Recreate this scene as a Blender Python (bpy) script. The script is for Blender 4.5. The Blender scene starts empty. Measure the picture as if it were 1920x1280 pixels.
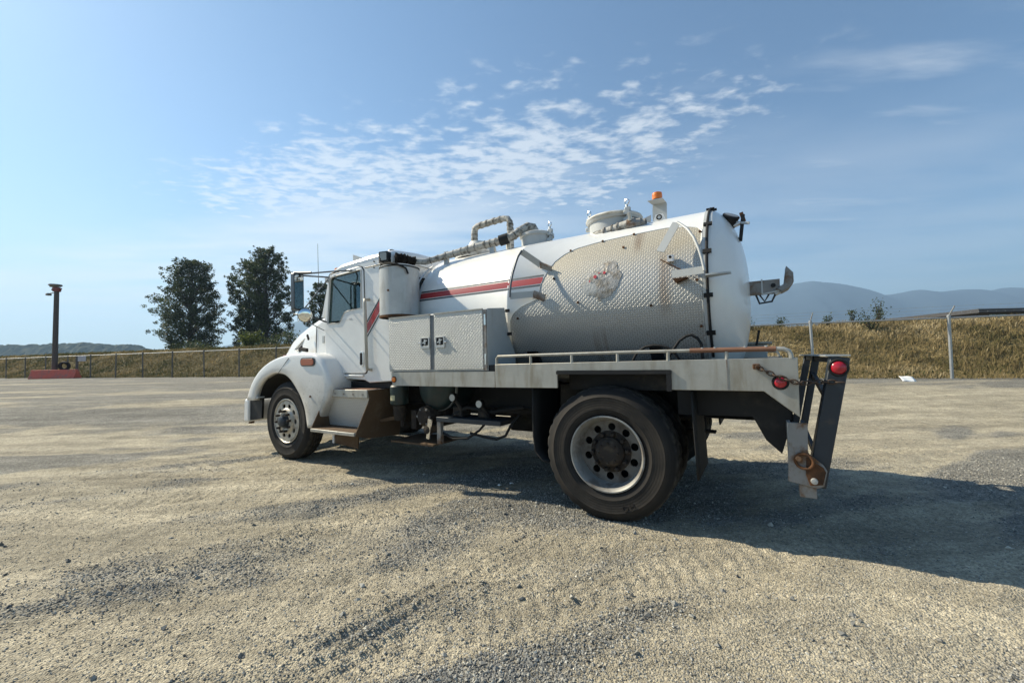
import bpy, bmesh, math, random
import numpy as np
from mathutils import Vector, Matrix
from mathutils.geometry import tessellate_polygon

random.seed(7)
RNG = np.random.default_rng(7)
R = math.radians
SC = bpy.context.scene
COL = SC.collection

# ------------------------------------------------------------------ camera
PITCH, ROLL = 0.04524, -0.02333
F = Vector((0, math.cos(PITCH), math.sin(PITCH)))
R0 = Vector((1, 0, 0))
U0 = R0.cross(F)
RX = math.cos(ROLL) * R0 + math.sin(ROLL) * U0
UX = math.cos(ROLL) * U0 - math.sin(ROLL) * R0
cam_data = bpy.data.cameras.new('camera')
cam = bpy.data.objects.new('camera', cam_data)
COL.objects.link(cam)
cam_data.sensor_fit = 'HORIZONTAL'
cam_data.sensor_width = 36.0
cam_data.lens = 36.0 * 771.995 / 1920.0
cam_data.clip_start = 0.05
cam_data.clip_end = 20000
M = Matrix((RX, UX, -F)).transposed().to_4x4()
M.translation = Vector((0, 0, 1.26636))
cam.matrix_world = M
SC.camera = cam

# ------------------------------------------------------------------ sun, sky, exposure
SUN_AZ, SUN_EL = -65.6, 39.0            # degrees, azimuth from +Y towards +X
SKY_STRENGTH = 0.075
sd = Vector((math.sin(R(SUN_AZ)) * math.cos(R(SUN_EL)), math.cos(R(SUN_AZ)) * math.cos(R(SUN_EL)), math.sin(R(SUN_EL))))
sun_data = bpy.data.lights.new('sun', 'SUN')
sun_data.energy = 5.0
sun_data.angle = R(0.6)
sun_data.color = (1.0, 0.905, 0.715)
sun = bpy.data.objects.new('sun', sun_data)
COL.objects.link(sun)
sun.rotation_euler = sd.to_track_quat('Z', 'Y').to_euler()

world = bpy.data.worlds.new('World')
SC.world = world
world.use_nodes = True


class NT:
    """small helper round a node tree"""
    def __init__(self, tree):
        self.t = tree
        self.n = tree.nodes
        self.l = tree.links

    def node(self, kind, **kw):
        nd = self.n.new(kind)
        for k, v in kw.items():
            setattr(nd, k, v)
        return nd

    def put(self, sock, v):
        if v is None:
            return
        if hasattr(v, 'node') and hasattr(v, 'is_output'):
            self.l.new(v, sock)
        elif isinstance(v, (tuple, list)) and len(v) == 3 and sock.type == 'RGBA':
            sock.default_value = (*v, 1)
        else:
            sock.default_value = v

    def math(self, op, a, b=None, c=None, clamp=False):
        nd = self.node('ShaderNodeMath', operation=op, use_clamp=clamp)
        self.put(nd.inputs[0], a)
        self.put(nd.inputs[1], b)
        self.put(nd.inputs[2], c)
        return nd.outputs[0]

    def smooth(self, v, a, b, lo=0.0, hi=1.0):
        nd = self.node('ShaderNodeMapRange', interpolation_type='SMOOTHSTEP')
        self.put(nd.inputs[0], v)
        for i, q in enumerate((a, b, lo, hi)):
            self.put(nd.inputs[1 + i], q)
        return nd.outputs[0]

    def lin(self, v, a, b, lo=0.0, hi=1.0):
        nd = self.node('ShaderNodeMapRange')
        self.put(nd.inputs[0], v)
        for i, q in enumerate((a, b, lo, hi)):
            self.put(nd.inputs[1 + i], q)
        return nd.outputs[0]

    def mix(self, f, a, b, blend='MIX'):
        nd = self.node('ShaderNodeMix', data_type='RGBA', blend_type=blend)
        self.put(nd.inputs[0], f)
        self.put(nd.inputs[6], a)
        self.put(nd.inputs[7], b)
        return nd.outputs[2]

    def noise(self, vec, scale, detail=4.0, rough=0.55, dist=0.0, color=False):
        nd = self.node('ShaderNodeTexNoise')
        self.put(nd.inputs['Vector'], vec)
        nd.inputs['Scale'].default_value = scale
        nd.inputs['Detail'].default_value = detail
        nd.inputs['Roughness'].default_value = rough
        nd.inputs['Distortion'].default_value = dist
        return nd.outputs['Color' if color else 'Fac']

    def voronoi(self, vec, scale, feature='F1', rnd=1.0):
        nd = self.node('ShaderNodeTexVoronoi', feature=feature)
        self.put(nd.inputs['Vector'], vec)
        nd.inputs['Scale'].default_value = scale
        nd.inputs['Randomness'].default_value = rnd
        return nd

    def sep(self, v):
        nd = self.node('ShaderNodeSeparateXYZ')
        self.put(nd.inputs[0], v)
        return nd.outputs

    def comb(self, x, y, z):
        nd = self.node('ShaderNodeCombineXYZ')
        for i, q in enumerate((x, y, z)):
            self.put(nd.inputs[i], q)
        return nd.outputs[0]

    def mapping(self, vec, scale=(1, 1, 1), rot=(0, 0, 0), loc=(0, 0, 0)):
        nd = self.node('ShaderNodeMapping')
        self.put(nd.inputs[0], vec)
        nd.inputs['Location'].default_value = loc
        nd.inputs['Rotation'].default_value = rot
        nd.inputs['Scale'].default_value = scale
        return nd.outputs[0]

    def bump(self, h, strength, dist=0.01, normal=None):
        nd = self.node('ShaderNodeBump')
        nd.inputs['Strength'].default_value = strength
        nd.inputs['Distance'].default_value = dist
        self.put(nd.inputs['Height'], h)
        self.put(nd.inputs['Normal'], normal)
        return nd.outputs[0]


w = NT(world.node_tree)
for nd in list(w.n):
    w.n.remove(nd)
wout = w.node('ShaderNodeOutputWorld')
bg = w.node('ShaderNodeBackground')
w.l.new(bg.outputs[0], wout.inputs[0])
sky = w.node('ShaderNodeTexSky', sky_type='NISHITA')
sky.sun_disc = False
sky.sun_elevation = R(SUN_EL)
sky.sun_rotation = R(SUN_AZ)
sky.altitude = 20
sky.air_density = 1.0
sky.dust_density = 0.35
sky.ozone_density = 2.2
# a layer of cloud high above: the view direction meets a level plane
d = w.node('ShaderNodeTexCoord').outputs['Generated']
dx, dy, dz = w.sep(d)
dzc = w.math('MAXIMUM', dz, 0.02)
px = w.math('DIVIDE', dx, dzc)
py = w.math('DIVIDE', dy, dzc)
pl = w.comb(px, py, 0.0)
band = w.math('ADD', py, w.math('MULTIPLY', px, 0.3))
wob = w.math('MULTIPLY', w.math('SUBTRACT', w.noise(pl, 1.3, 3), 0.5), 0.9)
bandw = w.math('ADD', band, wob)
warp = w.mix(0.10, pl, w.noise(pl, 3.0, 3, color=True), 'ADD')
warp = w.mapping(warp, scale=(0.8, 1.2, 1), rot=(0, 0, R(-14)))
cell = w.noise(warp, 12.5, 4, 0.52)
cover = w.math('MULTIPLY', w.smooth(bandw, 1.18, 1.95), w.smooth(bandw, 3.1, 2.4))
cover = w.math('MULTIPLY', cover, w.math('MULTIPLY', w.smooth(px, -2.6, -1.2), w.smooth(px, 1.45, 0.25, 0.0, 1)))
patch = w.smooth(w.noise(pl, 1.7, 3, 0.5), 0.26, 0.48)
cover = w.math('MULTIPLY', cover, patch)
lo = w.math('SUBTRACT', 0.60, w.math('MULTIPLY', cover, 0.29))
cl = w.math('MULTIPLY', w.smooth(w.math('SUBTRACT', cell, lo), -0.03, 0.30), w.smooth(cover, 0.02, 0.3))
# thin drawn-out veils: to the right and low on the left
st = w.mapping(pl, scale=(0.35, 1.5, 1), rot=(0, 0, R(-48)))
streak = w.smooth(w.noise(st, 2.6, 6, 0.6), 0.44, 0.80)
right = w.math('MULTIPLY', w.math('MULTIPLY', w.smooth(px, 0.3, 1.1), w.smooth(px, 3.6, 1.9)), w.smooth(bandw, 1.45, 1.9))
low = w.math('MULTIPLY', w.smooth(bandw, 1.85, 2.6), w.smooth(px, 1.0, -0.8, 0.25, 1))
low = w.math('MULTIPLY', low, w.smooth(w.noise(w.mapping(pl, scale=(0.5, 1.2, 1), rot=(0, 0, R(14))), 1.1, 5, 0.55), 0.26, 0.62))
veil = w.math('MAXIMUM', w.math('MULTIPLY', w.math('MULTIPLY', streak, right), 0.6), w.math('MULTIPLY', low, 0.9))
cloud = w.math('MAXIMUM', w.math('MULTIPLY', cl, 0.82), veil)
cloud = w.math('MULTIPLY', cloud, w.smooth(dz, 0.02, 0.13))
skyc = w.mix(1.0, sky.outputs[0], (0.84, 1.03, 1.09), 'MULTIPLY')
# hazy whitish air low down on the sunward side
mist = w.math('MULTIPLY', w.math('MULTIPLY', w.smooth(dz, 0.34, -0.02), w.smooth(dx, 0.75, -0.75, 0.12, 1.0)), 0.72)
skyc = w.mix(mist, skyc, (5.2, 5.75, 5.75))
lit = w.mix(0.8, skyc, (7.4, 7.7, 7.9))
skymix = w.mix(cloud, skyc, lit)
w.l.new(skymix, bg.inputs[0])
bg.inputs[1].default_value = SKY_STRENGTH

SC.view_settings.view_transform = 'Standard'
SC.view_settings.look = 'None'
SC.view_settings.gamma = 1.0
SC.view_settings.exposure = 0.80
SC.view_settings.use_curve_mapping = False
SC.render.engine = 'CYCLES'
SC.cycles.use_denoising = True
SC.cycles.max_bounces = 8
SC.cycles.transparent_max_bounces = 24
SC.cycles.volume_bounces = 0
SC.cycles.sample_clamp_indirect = 6.0


# ------------------------------------------------------------------ materials
MATS = {}


def new_mat(name):
    m = bpy.data.materials.new(name)
    m.use_nodes = True
    nt = NT(m.node_tree)
    bs = nt.n['Principled BSDF']
    MATS[name] = m
    return m, nt, bs


def simple(name, col, rough=0.5, metal=0.0, spec=0.5, coat=0.0, dirt=None, dirt_scale=3.0, dirt_amt=(0.55, 0.8), dirt_rough=None,
           streak=False, bump=0.0, bump_scale=40.0, var=0.0, emit=None, trans=0.0):
    """plain surface with optional patches of a second colour (dirt, rust, wear) and fine relief"""
    m, nt, bs = new_mat(name)
    co = nt.node('ShaderNodeTexCoord').outputs['Object']
    c = col
    f = None
    if dirt:
        v = nt.mapping(co, scale=(1, 1, 0.18)) if streak else co
        n1 = nt.noise(v, dirt_scale, 6, 0.62, 0.3)
        f = nt.smooth(n1, dirt_amt[0], dirt_amt[1])
        c = nt.mix(f, col, dirt)
    if var:
        n2 = nt.noise(co, 7.0, 5, 0.6)
        k = nt.lin(n2, 0.25, 0.75, 1 - var, 1 + var)
        kk = nt.comb(k, k, k)
        c = nt.mix(1.0, c, kk, 'MULTIPLY')
    nt.put(bs.inputs['Base Color'], c)
    if dirt_rough is not None and f is not None:
        nt.put(bs.inputs['Roughness'], nt.lin(f, 0, 1, rough, dirt_rough))
        if metal:
            nt.put(bs.inputs['Metallic'], nt.lin(f, 0, 1, metal, 0.0))
    else:
        bs.inputs['Roughness'].default_value = rough
        bs.inputs['Metallic'].default_value = metal
    bs.inputs['Specular IOR Level'].default_value = spec
    bs.inputs['Coat Weight'].default_value = coat
    bs.inputs['Coat Roughness'].default_value = 0.08
    bs.inputs['Transmission Weight'].default_value = trans
    if bump:
        nt.put(bs.inputs['Normal'], nt.bump(nt.noise(co, bump_scale, 4, 0.6), bump, 0.01))
    if emit:
        bs.inputs['Emission Color'].default_value = (*emit[0], 1)
        bs.inputs['Emission Strength'].default_value = emit[1]
    return m


simple('cab_white', (0.81, 0.80, 0.77), 0.28, coat=0.5, dirt=(0.52, 0.48, 0.40), dirt_scale=2.4, dirt_amt=(0.60, 0.92), dirt_rough=0.6, var=0.03)
def fender_paint():
    """white paint with road spray: worst low down behind the wheel, in specks and runs"""
    m, nt, bs = new_mat('fender_white')
    co = nt.node('ShaderNodeTexCoord').outputs['Object']
    x, y, z = nt.sep(co)
    spray = nt.math('MULTIPLY', nt.smooth(z, 1.32, 0.70), nt.smooth(x, -4.5, -4.15, 0.25, 1.0))
    n1 = nt.noise(co, 4.0, 6, 0.65)
    n2 = nt.noise(co, 42.0, 3, 0.7)
    f = nt.math('MULTIPLY', spray, nt.lin(n1, 0.25, 0.75, 0.45, 1.25), clamp=True)
    f = nt.math('MULTIPLY', f, 0.8)
    c = nt.mix(f, (0.81, 0.80, 0.77), (0.33, 0.31, 0.265))
    c = nt.mix(nt.math('MULTIPLY', nt.smooth(n2, 0.60, 0.70), nt.math('MULTIPLY', spray, 0.8)), c, (0.20, 0.185, 0.16))
    nt.put(bs.inputs['Base Color'], c)
    nt.put(bs.inputs['Roughness'], nt.lin(f, 0, 0.8, 0.3, 0.75))
    nt.put(bs.inputs['Coat Weight'], nt.lin(f, 0, 0.8, 0.4, 0.0))


fender_paint()
simple('tank_white', (0.80, 0.79, 0.755), 0.3, coat=0.25, dirt=(0.52, 0.46, 0.36), dirt_scale=1.7, dirt_amt=(0.60, 0.95), dirt_rough=0.6, var=0.03)
simple('new_paint', (0.80, 0.80, 0.82), 0.42, bump=0.15, bump_scale=25)
simple('pipe_white', (0.66, 0.64, 0.58), 0.5, dirt=(0.33, 0.28, 0.2), dirt_scale=9, dirt_amt=(0.5, 0.75), var=0.1)
simple('wrap', (0.46, 0.44, 0.395), 0.7, dirt=(0.13, 0.115, 0.095), dirt_scale=17, dirt_amt=(0.44, 0.66), bump=0.8, bump_scale=30, var=0.2)
simple('wrap_dark', (0.30, 0.28, 0.25), 0.7, dirt=(0.08, 0.07, 0.06), dirt_scale=18, dirt_amt=(0.42, 0.62), bump=0.8, bump_scale=40, var=0.2)
simple('foam', (0.028, 0.022, 0.018), 0.95, spec=0.1, bump=1.0, bump_scale=30, var=0.3)
simple('aluminium', (0.42, 0.405, 0.36), 0.5, metal=0.3, dirt=(0.27, 0.235, 0.175), dirt_scale=9.0, dirt_amt=(0.42, 0.80), streak=True, var=0.14, bump=0.12, bump_scale=14)
simple('galvanized', (0.46, 0.47, 0.46), 0.5, metal=0.55, dirt=(0.24, 0.20, 0.15), dirt_scale=8, dirt_amt=(0.55, 0.85), var=0.1)
simple('grey_paint', (0.46, 0.47, 0.46), 0.42, dirt=(0.30, 0.24, 0.17), dirt_scale=5, dirt_amt=(0.56, 0.85), streak=True, var=0.06)
simple('can_steel', (0.47, 0.475, 0.46), 0.45, metal=0.25, dirt=(0.30, 0.27, 0.225), dirt_scale=6, dirt_amt=(0.46, 0.78), streak=True, var=0.12)
simple('chain_steel', (0.075, 0.048, 0.033), 0.75, metal=0.2, var=0.3)
simple('steel_dark', (0.14, 0.145, 0.15), 0.45, metal=0.5, var=0.15)
simple('chrome', (0.72, 0.72, 0.72), 0.18, metal=1.0, dirt=(0.3, 0.27, 0.22), dirt_scale=20, dirt_amt=(0.55, 0.8))
simple('rim_polished', (0.50, 0.465, 0.40), 0.5, metal=0.45, dirt=(0.24, 0.20, 0.15), dirt_scale=9, dirt_amt=(0.42, 0.75), dirt_rough=0.7)
simple('rim_alloy', (0.33, 0.33, 0.315), 0.48, metal=0.5, dirt=(0.13, 0.11, 0.09), dirt_scale=6, dirt_amt=(0.42, 0.70), dirt_rough=0.8)
simple('rim_dusty', (0.17, 0.16, 0.145), 0.6, metal=0.3, dirt=(0.075, 0.062, 0.05), dirt_scale=7, dirt_amt=(0.42, 0.7))
simple('hub_dirty', (0.036, 0.030, 0.026), 0.85, spec=0.2, dirt=(0.075, 0.058, 0.042), dirt_scale=15, dirt_amt=(0.45, 0.7))
simple('black_paint', (0.014, 0.014, 0.015), 0.55, spec=0.3, dirt=(0.05, 0.043, 0.035), dirt_scale=6, dirt_amt=(0.5, 0.8))
simple('blue_black', (0.018, 0.026, 0.036), 0.45, dirt=(0.07, 0.05, 0.035), dirt_scale=9, dirt_amt=(0.58, 0.8), var=0.15)
simple('rubber', (0.018, 0.018, 0.018), 0.75, spec=0.25)
simple('rust', (0.13, 0.062, 0.030), 0.9, spec=0.2, dirt=(0.06, 0.035, 0.022), dirt_scale=12, dirt_amt=(0.4, 0.7), bump=0.5, bump_scale=50)
simple('brown_plate', (0.105, 0.066, 0.038), 0.8, spec=0.25, dirt=(0.17, 0.13, 0.085), dirt_scale=5, dirt_amt=(0.5, 0.8), var=0.15)
simple('brown_rail', (0.20, 0.095, 0.055), 0.7, dirt=(0.33, 0.26, 0.2), dirt_scale=10, dirt_amt=(0.55, 0.8), var=0.2)
simple('rusty_grey', (0.27, 0.26, 0.245), 0.65, metal=0.2, dirt=(0.16, 0.085, 0.04), dirt_scale=7, dirt_amt=(0.47, 0.66), dirt_rough=0.9, var=0.1)
simple('teal_paint', (0.010, 0.028, 0.029), 0.5, dirt=(0.03, 0.03, 0.028), dirt_scale=7, dirt_amt=(0.45, 0.7))
simple('sticker', (0.45, 0.42, 0.26), 0.6, dirt=(0.2, 0.17, 0.1), dirt_scale=30)
simple('red_stripe', (0.36, 0.030, 0.034), 0.35, coat=0.3, var=0.06)
simple('dark_stripe', (0.035, 0.045, 0.055), 0.4, coat=0.2)
simple('worn_grey', (0.44, 0.44, 0.42), 0.55, metal=0.2, dirt=(0.28, 0.255, 0.21), dirt_scale=14, dirt_amt=(0.45, 0.7), bump=0.3, bump_scale=60)
simple('red_mark', (0.5, 0.03, 0.05), 0.5)
simple('pink_badge', (0.55, 0.30, 0.30), 0.5)
simple('red_lens', (0.42, 0.012, 0.025), 0.25, coat=0.5)
simple('amber_lens', (0.80, 0.20, 0.012), 0.25, coat=0.5)
simple('amber_dull', (0.36, 0.085, 0.02), 0.4, coat=0.3)
simple('lens_clear', (0.34, 0.32, 0.28), 0.25, metal=0.4)
simple('mirror', (0.86, 0.9, 0.9), 0.03, metal=1.0)
simple('seat', (0.055, 0.062, 0.065), 0.85)
simple('dash', (0.035, 0.037, 0.04), 0.7)
simple('headliner', (0.20, 0.21, 0.21), 0.9)
simple('mesh_grey', (0.40, 0.39, 0.36), 0.7, bump=0.6, bump_scale=120)
simple('silver_patch', (0.36, 0.35, 0.33), 0.5, metal=0.45, dirt=(0.24, 0.21, 0.17), dirt_scale=18, dirt_amt=(0.40, 0.62), bump=0.5, bump_scale=45)
simple('barrier_red', (0.62, 0.125, 0.08), 0.8, dirt=(0.30, 0.15, 0.12), dirt_scale=2.5, dirt_amt=(0.45, 0.75), var=0.1)
simple('pole_brown', (0.085, 0.062, 0.052), 0.7, var=0.2, dirt=(0.05, 0.04, 0.035), dirt_scale=2)
simple('pole_red', (0.20, 0.05, 0.045), 0.6)
simple('camera_grey', (0.20, 0.19, 0.17), 0.5)
simple('sign_grey', (0.52, 0.53, 0.54), 0.5)
simple('paper', (0.82, 0.82, 0.80), 0.8)
simple('shed_dark', (0.05, 0.05, 0.055), 0.7, var=0.2)
simple('roof_white', (0.8, 0.8, 0.78), 0.6)
simple('bark', (0.06, 0.05, 0.042), 0.9, bump=0.6, bump_scale=8)
simple('fence_steel', (0.36, 0.37, 0.37), 0.5, metal=0.6, var=0.12)
simple('fence_dark', (0.13, 0.12, 0.11), 0.7, metal=0.3, var=0.2)
simple('forest', (0.030, 0.042, 0.026), 0.95, spec=0.1, dirt=(0.058, 0.066, 0.036), dirt_scale=0.16, dirt_amt=(0.4, 0.65))
simple('mountain', (0.038, 0.060, 0.085), 0.95, spec=0.1, dirt=(0.055, 0.080, 0.105), dirt_scale=0.004, dirt_amt=(0.4, 0.7))  # some distance haze is painted in: both slope colours are tinted blue


def glass(name, tint, rough=0.02, mixf=0.55):
    m, nt, bs = new_mat(name)
    out = nt.n['Material Output']
    tr = nt.node('ShaderNodeBsdfTransparent')
    tr.inputs[0].default_value = (*tint, 1)
    gl = nt.node('ShaderNodeBsdfGlossy')
    gl.inputs['Roughness'].default_value = rough
    gl.inputs['Color'].default_value = (0.9, 0.95, 0.95, 1)
    fr = nt.node('ShaderNodeFresnel')
    fr.inputs[0].default_value = 1.5
    fac = nt.math('ADD', nt.math('MULTIPLY', fr.outputs[0], 0.9), 0.07, clamp=True)
    mx = nt.node('ShaderNodeMixShader')
    nt.l.new(fac, mx.inputs[0])
    nt.l.new(tr.outputs[0], mx.inputs[1])
    nt.l.new(gl.outputs[0], mx.inputs[2])
    nt.l.new(mx.outputs[0], out.inputs[0])
    return m


glass('window_glass', (0.58, 0.76, 0.73))
glass('dark_glass', (0.16, 0.22, 0.22))


def lugs(nt, u, v, s):
    """diamond plate: short raised bars leaning left and right by turns; u, v in metres. Returns a height 0..1"""
    a = nt.math('DIVIDE', u, s)
    b = nt.math('DIVIDE', v, s)
    ia = nt.math('FLOOR', a)
    ib = nt.math('FLOOR', b)
    fa = nt.math('SUBTRACT', nt.math('SUBTRACT', a, ia), 0.5)
    fb = nt.math('SUBTRACT', nt.math('SUBTRACT', b, ib), 0.5)
    par = nt.math('MODULO', nt.math('ABSOLUTE', nt.math('ADD', ia, ib)), 2.0)
    sg = nt.math('SUBTRACT', nt.math('MULTIPLY', nt.math('GREATER_THAN', par, 0.5), 2.0), 1.0)
    fb = nt.math('MULTIPLY', fb, sg)
    p = nt.math('MULTIPLY', nt.math('ADD', fa, fb), 0.7071)
    q = nt.math('MULTIPLY', nt.math('SUBTRACT', fa, fb), 0.7071)
    e = nt.math('ADD', nt.math('POWER', nt.math('DIVIDE', p, 0.56), 2.0), nt.math('POWER', nt.math('DIVIDE', q, 0.17), 2.0))
    return nt.smooth(e, 1.15, 0.45)


def plate_material(name, tank=False, s=0.021):
    m, nt, bs = new_mat(name)
    co = nt.node('ShaderNodeTexCoord').outputs['Object']
    x, y, z = nt.sep(co)
    if tank:
        ang = nt.math('ARCTAN2', nt.math('SUBTRACT', z, 1.81), nt.math('SUBTRACT', 1.22, y))
        v = nt.math('MULTIPLY', ang, 0.815)
    else:
        v = z
    h = lugs(nt, x, v, s)
    uv = nt.comb(x, v, 0.0)
    n1 = nt.noise(uv, 1.6, 6, 0.6)
    n2 = nt.noise(uv, 9.0, 5, 0.65)
    if tank:
        # road film: tan towards the top of the plate, runs of rust below the fixings
        film = nt.math('ADD', nt.smooth(nt.math('ADD', v, nt.math('MULTIPLY', n1, 0.45)), 0.34, 0.72), nt.smooth(n2, 0.62, 0.8, 0, 0.3), clamp=True)
        base = nt.mix(film, (0.68, 0.68, 0.655), (0.72, 0.645, 0.495))
        runs = nt.noise(nt.mapping(uv, scale=(9.0, 0.7, 1)), 1.0, 5, 0.7)
        r1 = nt.math('MULTIPLY', nt.smooth(nt.math('ABSOLUTE', nt.math('SUBTRACT', x, 0.41)), 0.09, 0.01), nt.smooth(nt.math('ABSOLUTE', nt.math('SUBTRACT', v, 0.08)), 0.36, 0.1))
        r2 = nt.math('MULTIPLY', nt.smooth(nt.math('ABSOLUTE', nt.math('SUBTRACT', x, 0.18)), 0.07, 0.01), nt.smooth(v, 0.33, 0.5))
        r3 = nt.math('MULTIPLY', nt.smooth(nt.math('ABSOLUTE', nt.math('SUBTRACT', x, -0.21)), 0.05, 0.01), nt.smooth(v, -0.25, -0.42))
        r4 = nt.math('MULTIPLY', nt.smooth(nt.math('ABSOLUTE', nt.math('SUBTRACT', x, -0.14)), 0.03, 0.01), nt.smooth(v, -0.2, -0.42))
        rs = nt.math('MULTIPLY', nt.math('ADD', nt.math('ADD', r1, r2), nt.math('ADD', r3, r4), clamp=True), nt.smooth(runs, 0.30, 0.62))
        base = nt.mix(nt.math('MULTIPLY', rs, 0.75), base, (0.26, 0.145, 0.065))
        metal = nt.lin(film, 0, 1, 0.45, 0.2)
    else:
        film = nt.smooth(n1, 0.42, 0.75)
        base = nt.mix(nt.math('MULTIPLY', film, 0.6), (0.66, 0.66, 0.63), (0.55, 0.52, 0.44))
        metal = nt.lin(film, 0, 1, 0.5, 0.25)
    worn = nt.mix(h, nt.mix(0.54 if tank else 0.36, base, (0.17, 0.15, 0.125)), nt.mix(0.2, base, (0.78, 0.76, 0.70)))
    nt.put(bs.inputs['Base Color'], worn)
    nt.put(bs.inputs['Metallic'], metal)
    nt.put(bs.inputs['Roughness'], nt.lin(h, 0, 1, 0.5, 0.34))
    nt.put(bs.inputs['Normal'], nt.bump(h, 0.8, 0.0045))
    return m


plate_material('tank_plate', True, 0.020)
plate_material('tread_plate', False, 0.0185)


def tyre_material():
    m, nt, bs = new_mat('tyre')
    co = nt.node('ShaderNodeTexCoord').outputs['Object']
    x, y, z = nt.sep(co)
    rad = nt.math('SQRT', nt.math('ADD', nt.math('POWER', x, 2.0), nt.math('POWER', z, 2.0)))
    dusty = nt.math('MULTIPLY', nt.math('MULTIPLY', nt.smooth(rad, 0.50, 0.44), nt.smooth(rad, 0.30, 0.37, 0.3, 1)), nt.smooth(nt.noise(co, 5.0, 5, 0.6), 0.3, 0.7, 0.25, 1))
    rings = nt.math('SINE', nt.math('MULTIPLY', rad, 330.0))
    c = nt.mix(dusty, (0.013, 0.0125, 0.0125), (0.040, 0.034, 0.028))
    edge = nt.math('MULTIPLY', nt.smooth(rad, 0.507, 0.524), nt.smooth(nt.noise(co, 16.0, 4, 0.6), 0.4, 0.62, 0.2, 1))
    c = nt.mix(nt.math('MULTIPLY', edge, 0.6), c, (0.085, 0.075, 0.062))
    nt.put(bs.inputs['Base Color'], c)
    bs.inputs['Roughness'].default_value = 0.82
    bs.inputs['Specular IOR Level'].default_value = 0.3
    nt.put(bs.inputs['Normal'], nt.bump(nt.math('ADD', nt.math('MULTIPLY', rings, 0.25), nt.noise(co, 60, 3)), 0.25, 0.004))


tyre_material()


def ground_material():
    m, nt, bs = new_mat('ground')
    co = nt.node('ShaderNodeTexCoord').outputs['Object']
    at = nt.node('ShaderNodeAttribute', attribute_name='gravel').outputs['Fac']
    big = nt.noise(co, 0.35, 6, 0.6)
    mid = nt.noise(co, 2.3, 5, 0.6)
    g = nt.math('ADD', at, nt.math('MULTIPLY', nt.math('SUBTRACT', nt.noise(co, 6.0, 5, 0.65), 0.5), 0.55))
    g = nt.smooth(g, 0.28, 0.70, 0.16, 1.0)
    dirt = nt.mix(nt.smooth(mid, 0.3, 0.7), (0.520, 0.455, 0.325), (0.410, 0.362, 0.265))
    dirt = nt.mix(nt.smooth(nt.noise(co, 46.0, 4, 0.75), 0.46, 0.66, 0, 0.75), dirt, (0.165, 0.148, 0.118))
    v1 = nt.voronoi(co, 62.0)
    v2 = nt.voronoi(co, 118.0)
    tone = nt.sep(v1.outputs['Color'])[0]
    tone2 = nt.sep(v2.outputs['Color'])[1]
    st = nt.mix(tone, (0.135, 0.132, 0.120), (0.40, 0.38, 0.325))
    st = nt.mix(nt.math('GREATER_THAN', tone2, 0.90), st, (0.44, 0.42, 0.385))
    gap = nt.smooth(v1.outputs['Distance'], 0.42, 0.70)
    st = nt.mix(nt.math('MULTIPLY', gap, 0.55), st, (0.15, 0.13, 0.10))
    grey = nt.mix(nt.smooth(big, 0.35, 0.7, 0.15, 0.55), st, (0.250, 0.238, 0.200))
    col = nt.mix(g, dirt, grey)
    lane = nt.mapping(co, scale=(0.35, 1.6, 1), rot=(0, 0, R(-10)))
    f1 = nt.lin(nt.noise(lane, 1.1, 6, 0.62), 0.28, 0.72, 0.66, 1.24)
    f2 = nt.lin(nt.noise(co, 5.5, 5, 0.65), 0.28, 0.72, 0.80, 1.17)
    f3 = nt.lin(nt.noise(co, 34.0, 4, 0.75), 0.30, 0.70, 0.66, 1.28)
    f4 = nt.lin(nt.noise(co, 120.0, 2, 0.7), 0.30, 0.70, 0.72, 1.26)
    lane2 = nt.mapping(co, scale=(0.5, 3.2, 1), rot=(0, 0, R(-4)))
    f1 = nt.math('MULTIPLY', f1, nt.lin(nt.noise(lane2, 1.6, 5, 0.6), 0.30, 0.70, 0.80, 1.16))
    k = nt.math('MULTIPLY', nt.math('MULTIPLY', f1, f2), nt.math('MULTIPLY', f3, f4))
    col = nt.mix(1.0, col, nt.comb(k, k, k), 'MULTIPLY')
    nt.put(bs.inputs['Base Color'], col)
    bs.inputs['Roughness'].default_value = 0.95
    bs.inputs['Specular IOR Level'].default_value = 0.15
    h1 = nt.math('SUBTRACT', 1.0, v1.outputs['Distance'])
    h2 = nt.math('SUBTRACT', 1.0, v2.outputs['Distance'])
    hh = nt.math('ADD', nt.math('MULTIPLY', h1, nt.lin(g, 0, 1, 0.18, 1.0)), nt.math('MULTIPLY', h2, 0.4))
    hh = nt.math('ADD', hh, nt.math('MULTIPLY', nt.noise(co, 14.0, 5, 0.65), 0.9))
    nt.put(bs.inputs['Normal'], nt.bump(hh, 1.0, 0.016))


ground_material()


def attr_colour(name, attr, stops, rough=0.9, trans=0.0, extra=None):
    """colour from a per-point value carried by the mesh (each blade, leaf or stone has its own)"""
    m, nt, bs = new_mat(name)
    a = nt.node('ShaderNodeAttribute', attribute_name=attr).outputs['Fac']
    cr = nt.node('ShaderNodeValToRGB')
    el = cr.color_ramp.elements
    while len(el) < len(stops):
        el.new(0.5)
    for e, (p, c) in zip(el, stops):
        e.position = p
        e.color = (*c, 1)
    nt.l.new(a, cr.inputs[0])
    nt.l.new(cr.outputs[0], bs.inputs['Base Color'])
    bs.inputs['Roughness'].default_value = rough
    bs.inputs['Specular IOR Level'].default_value = 0.2
    if trans:
        out = nt.n['Material Output']
        tl = nt.node('ShaderNodeBsdfTranslucent')
        nt.l.new(cr.outputs[0], tl.inputs[0])
        mx = nt.node('ShaderNodeMixShader')
        mx.inputs[0].default_value = trans
        nt.l.new(bs.outputs[0], mx.inputs[1])
        nt.l.new(tl.outputs[0], mx.inputs[2])
        nt.l.new(mx.outputs[0], out.inputs[0])
    return m


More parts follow.
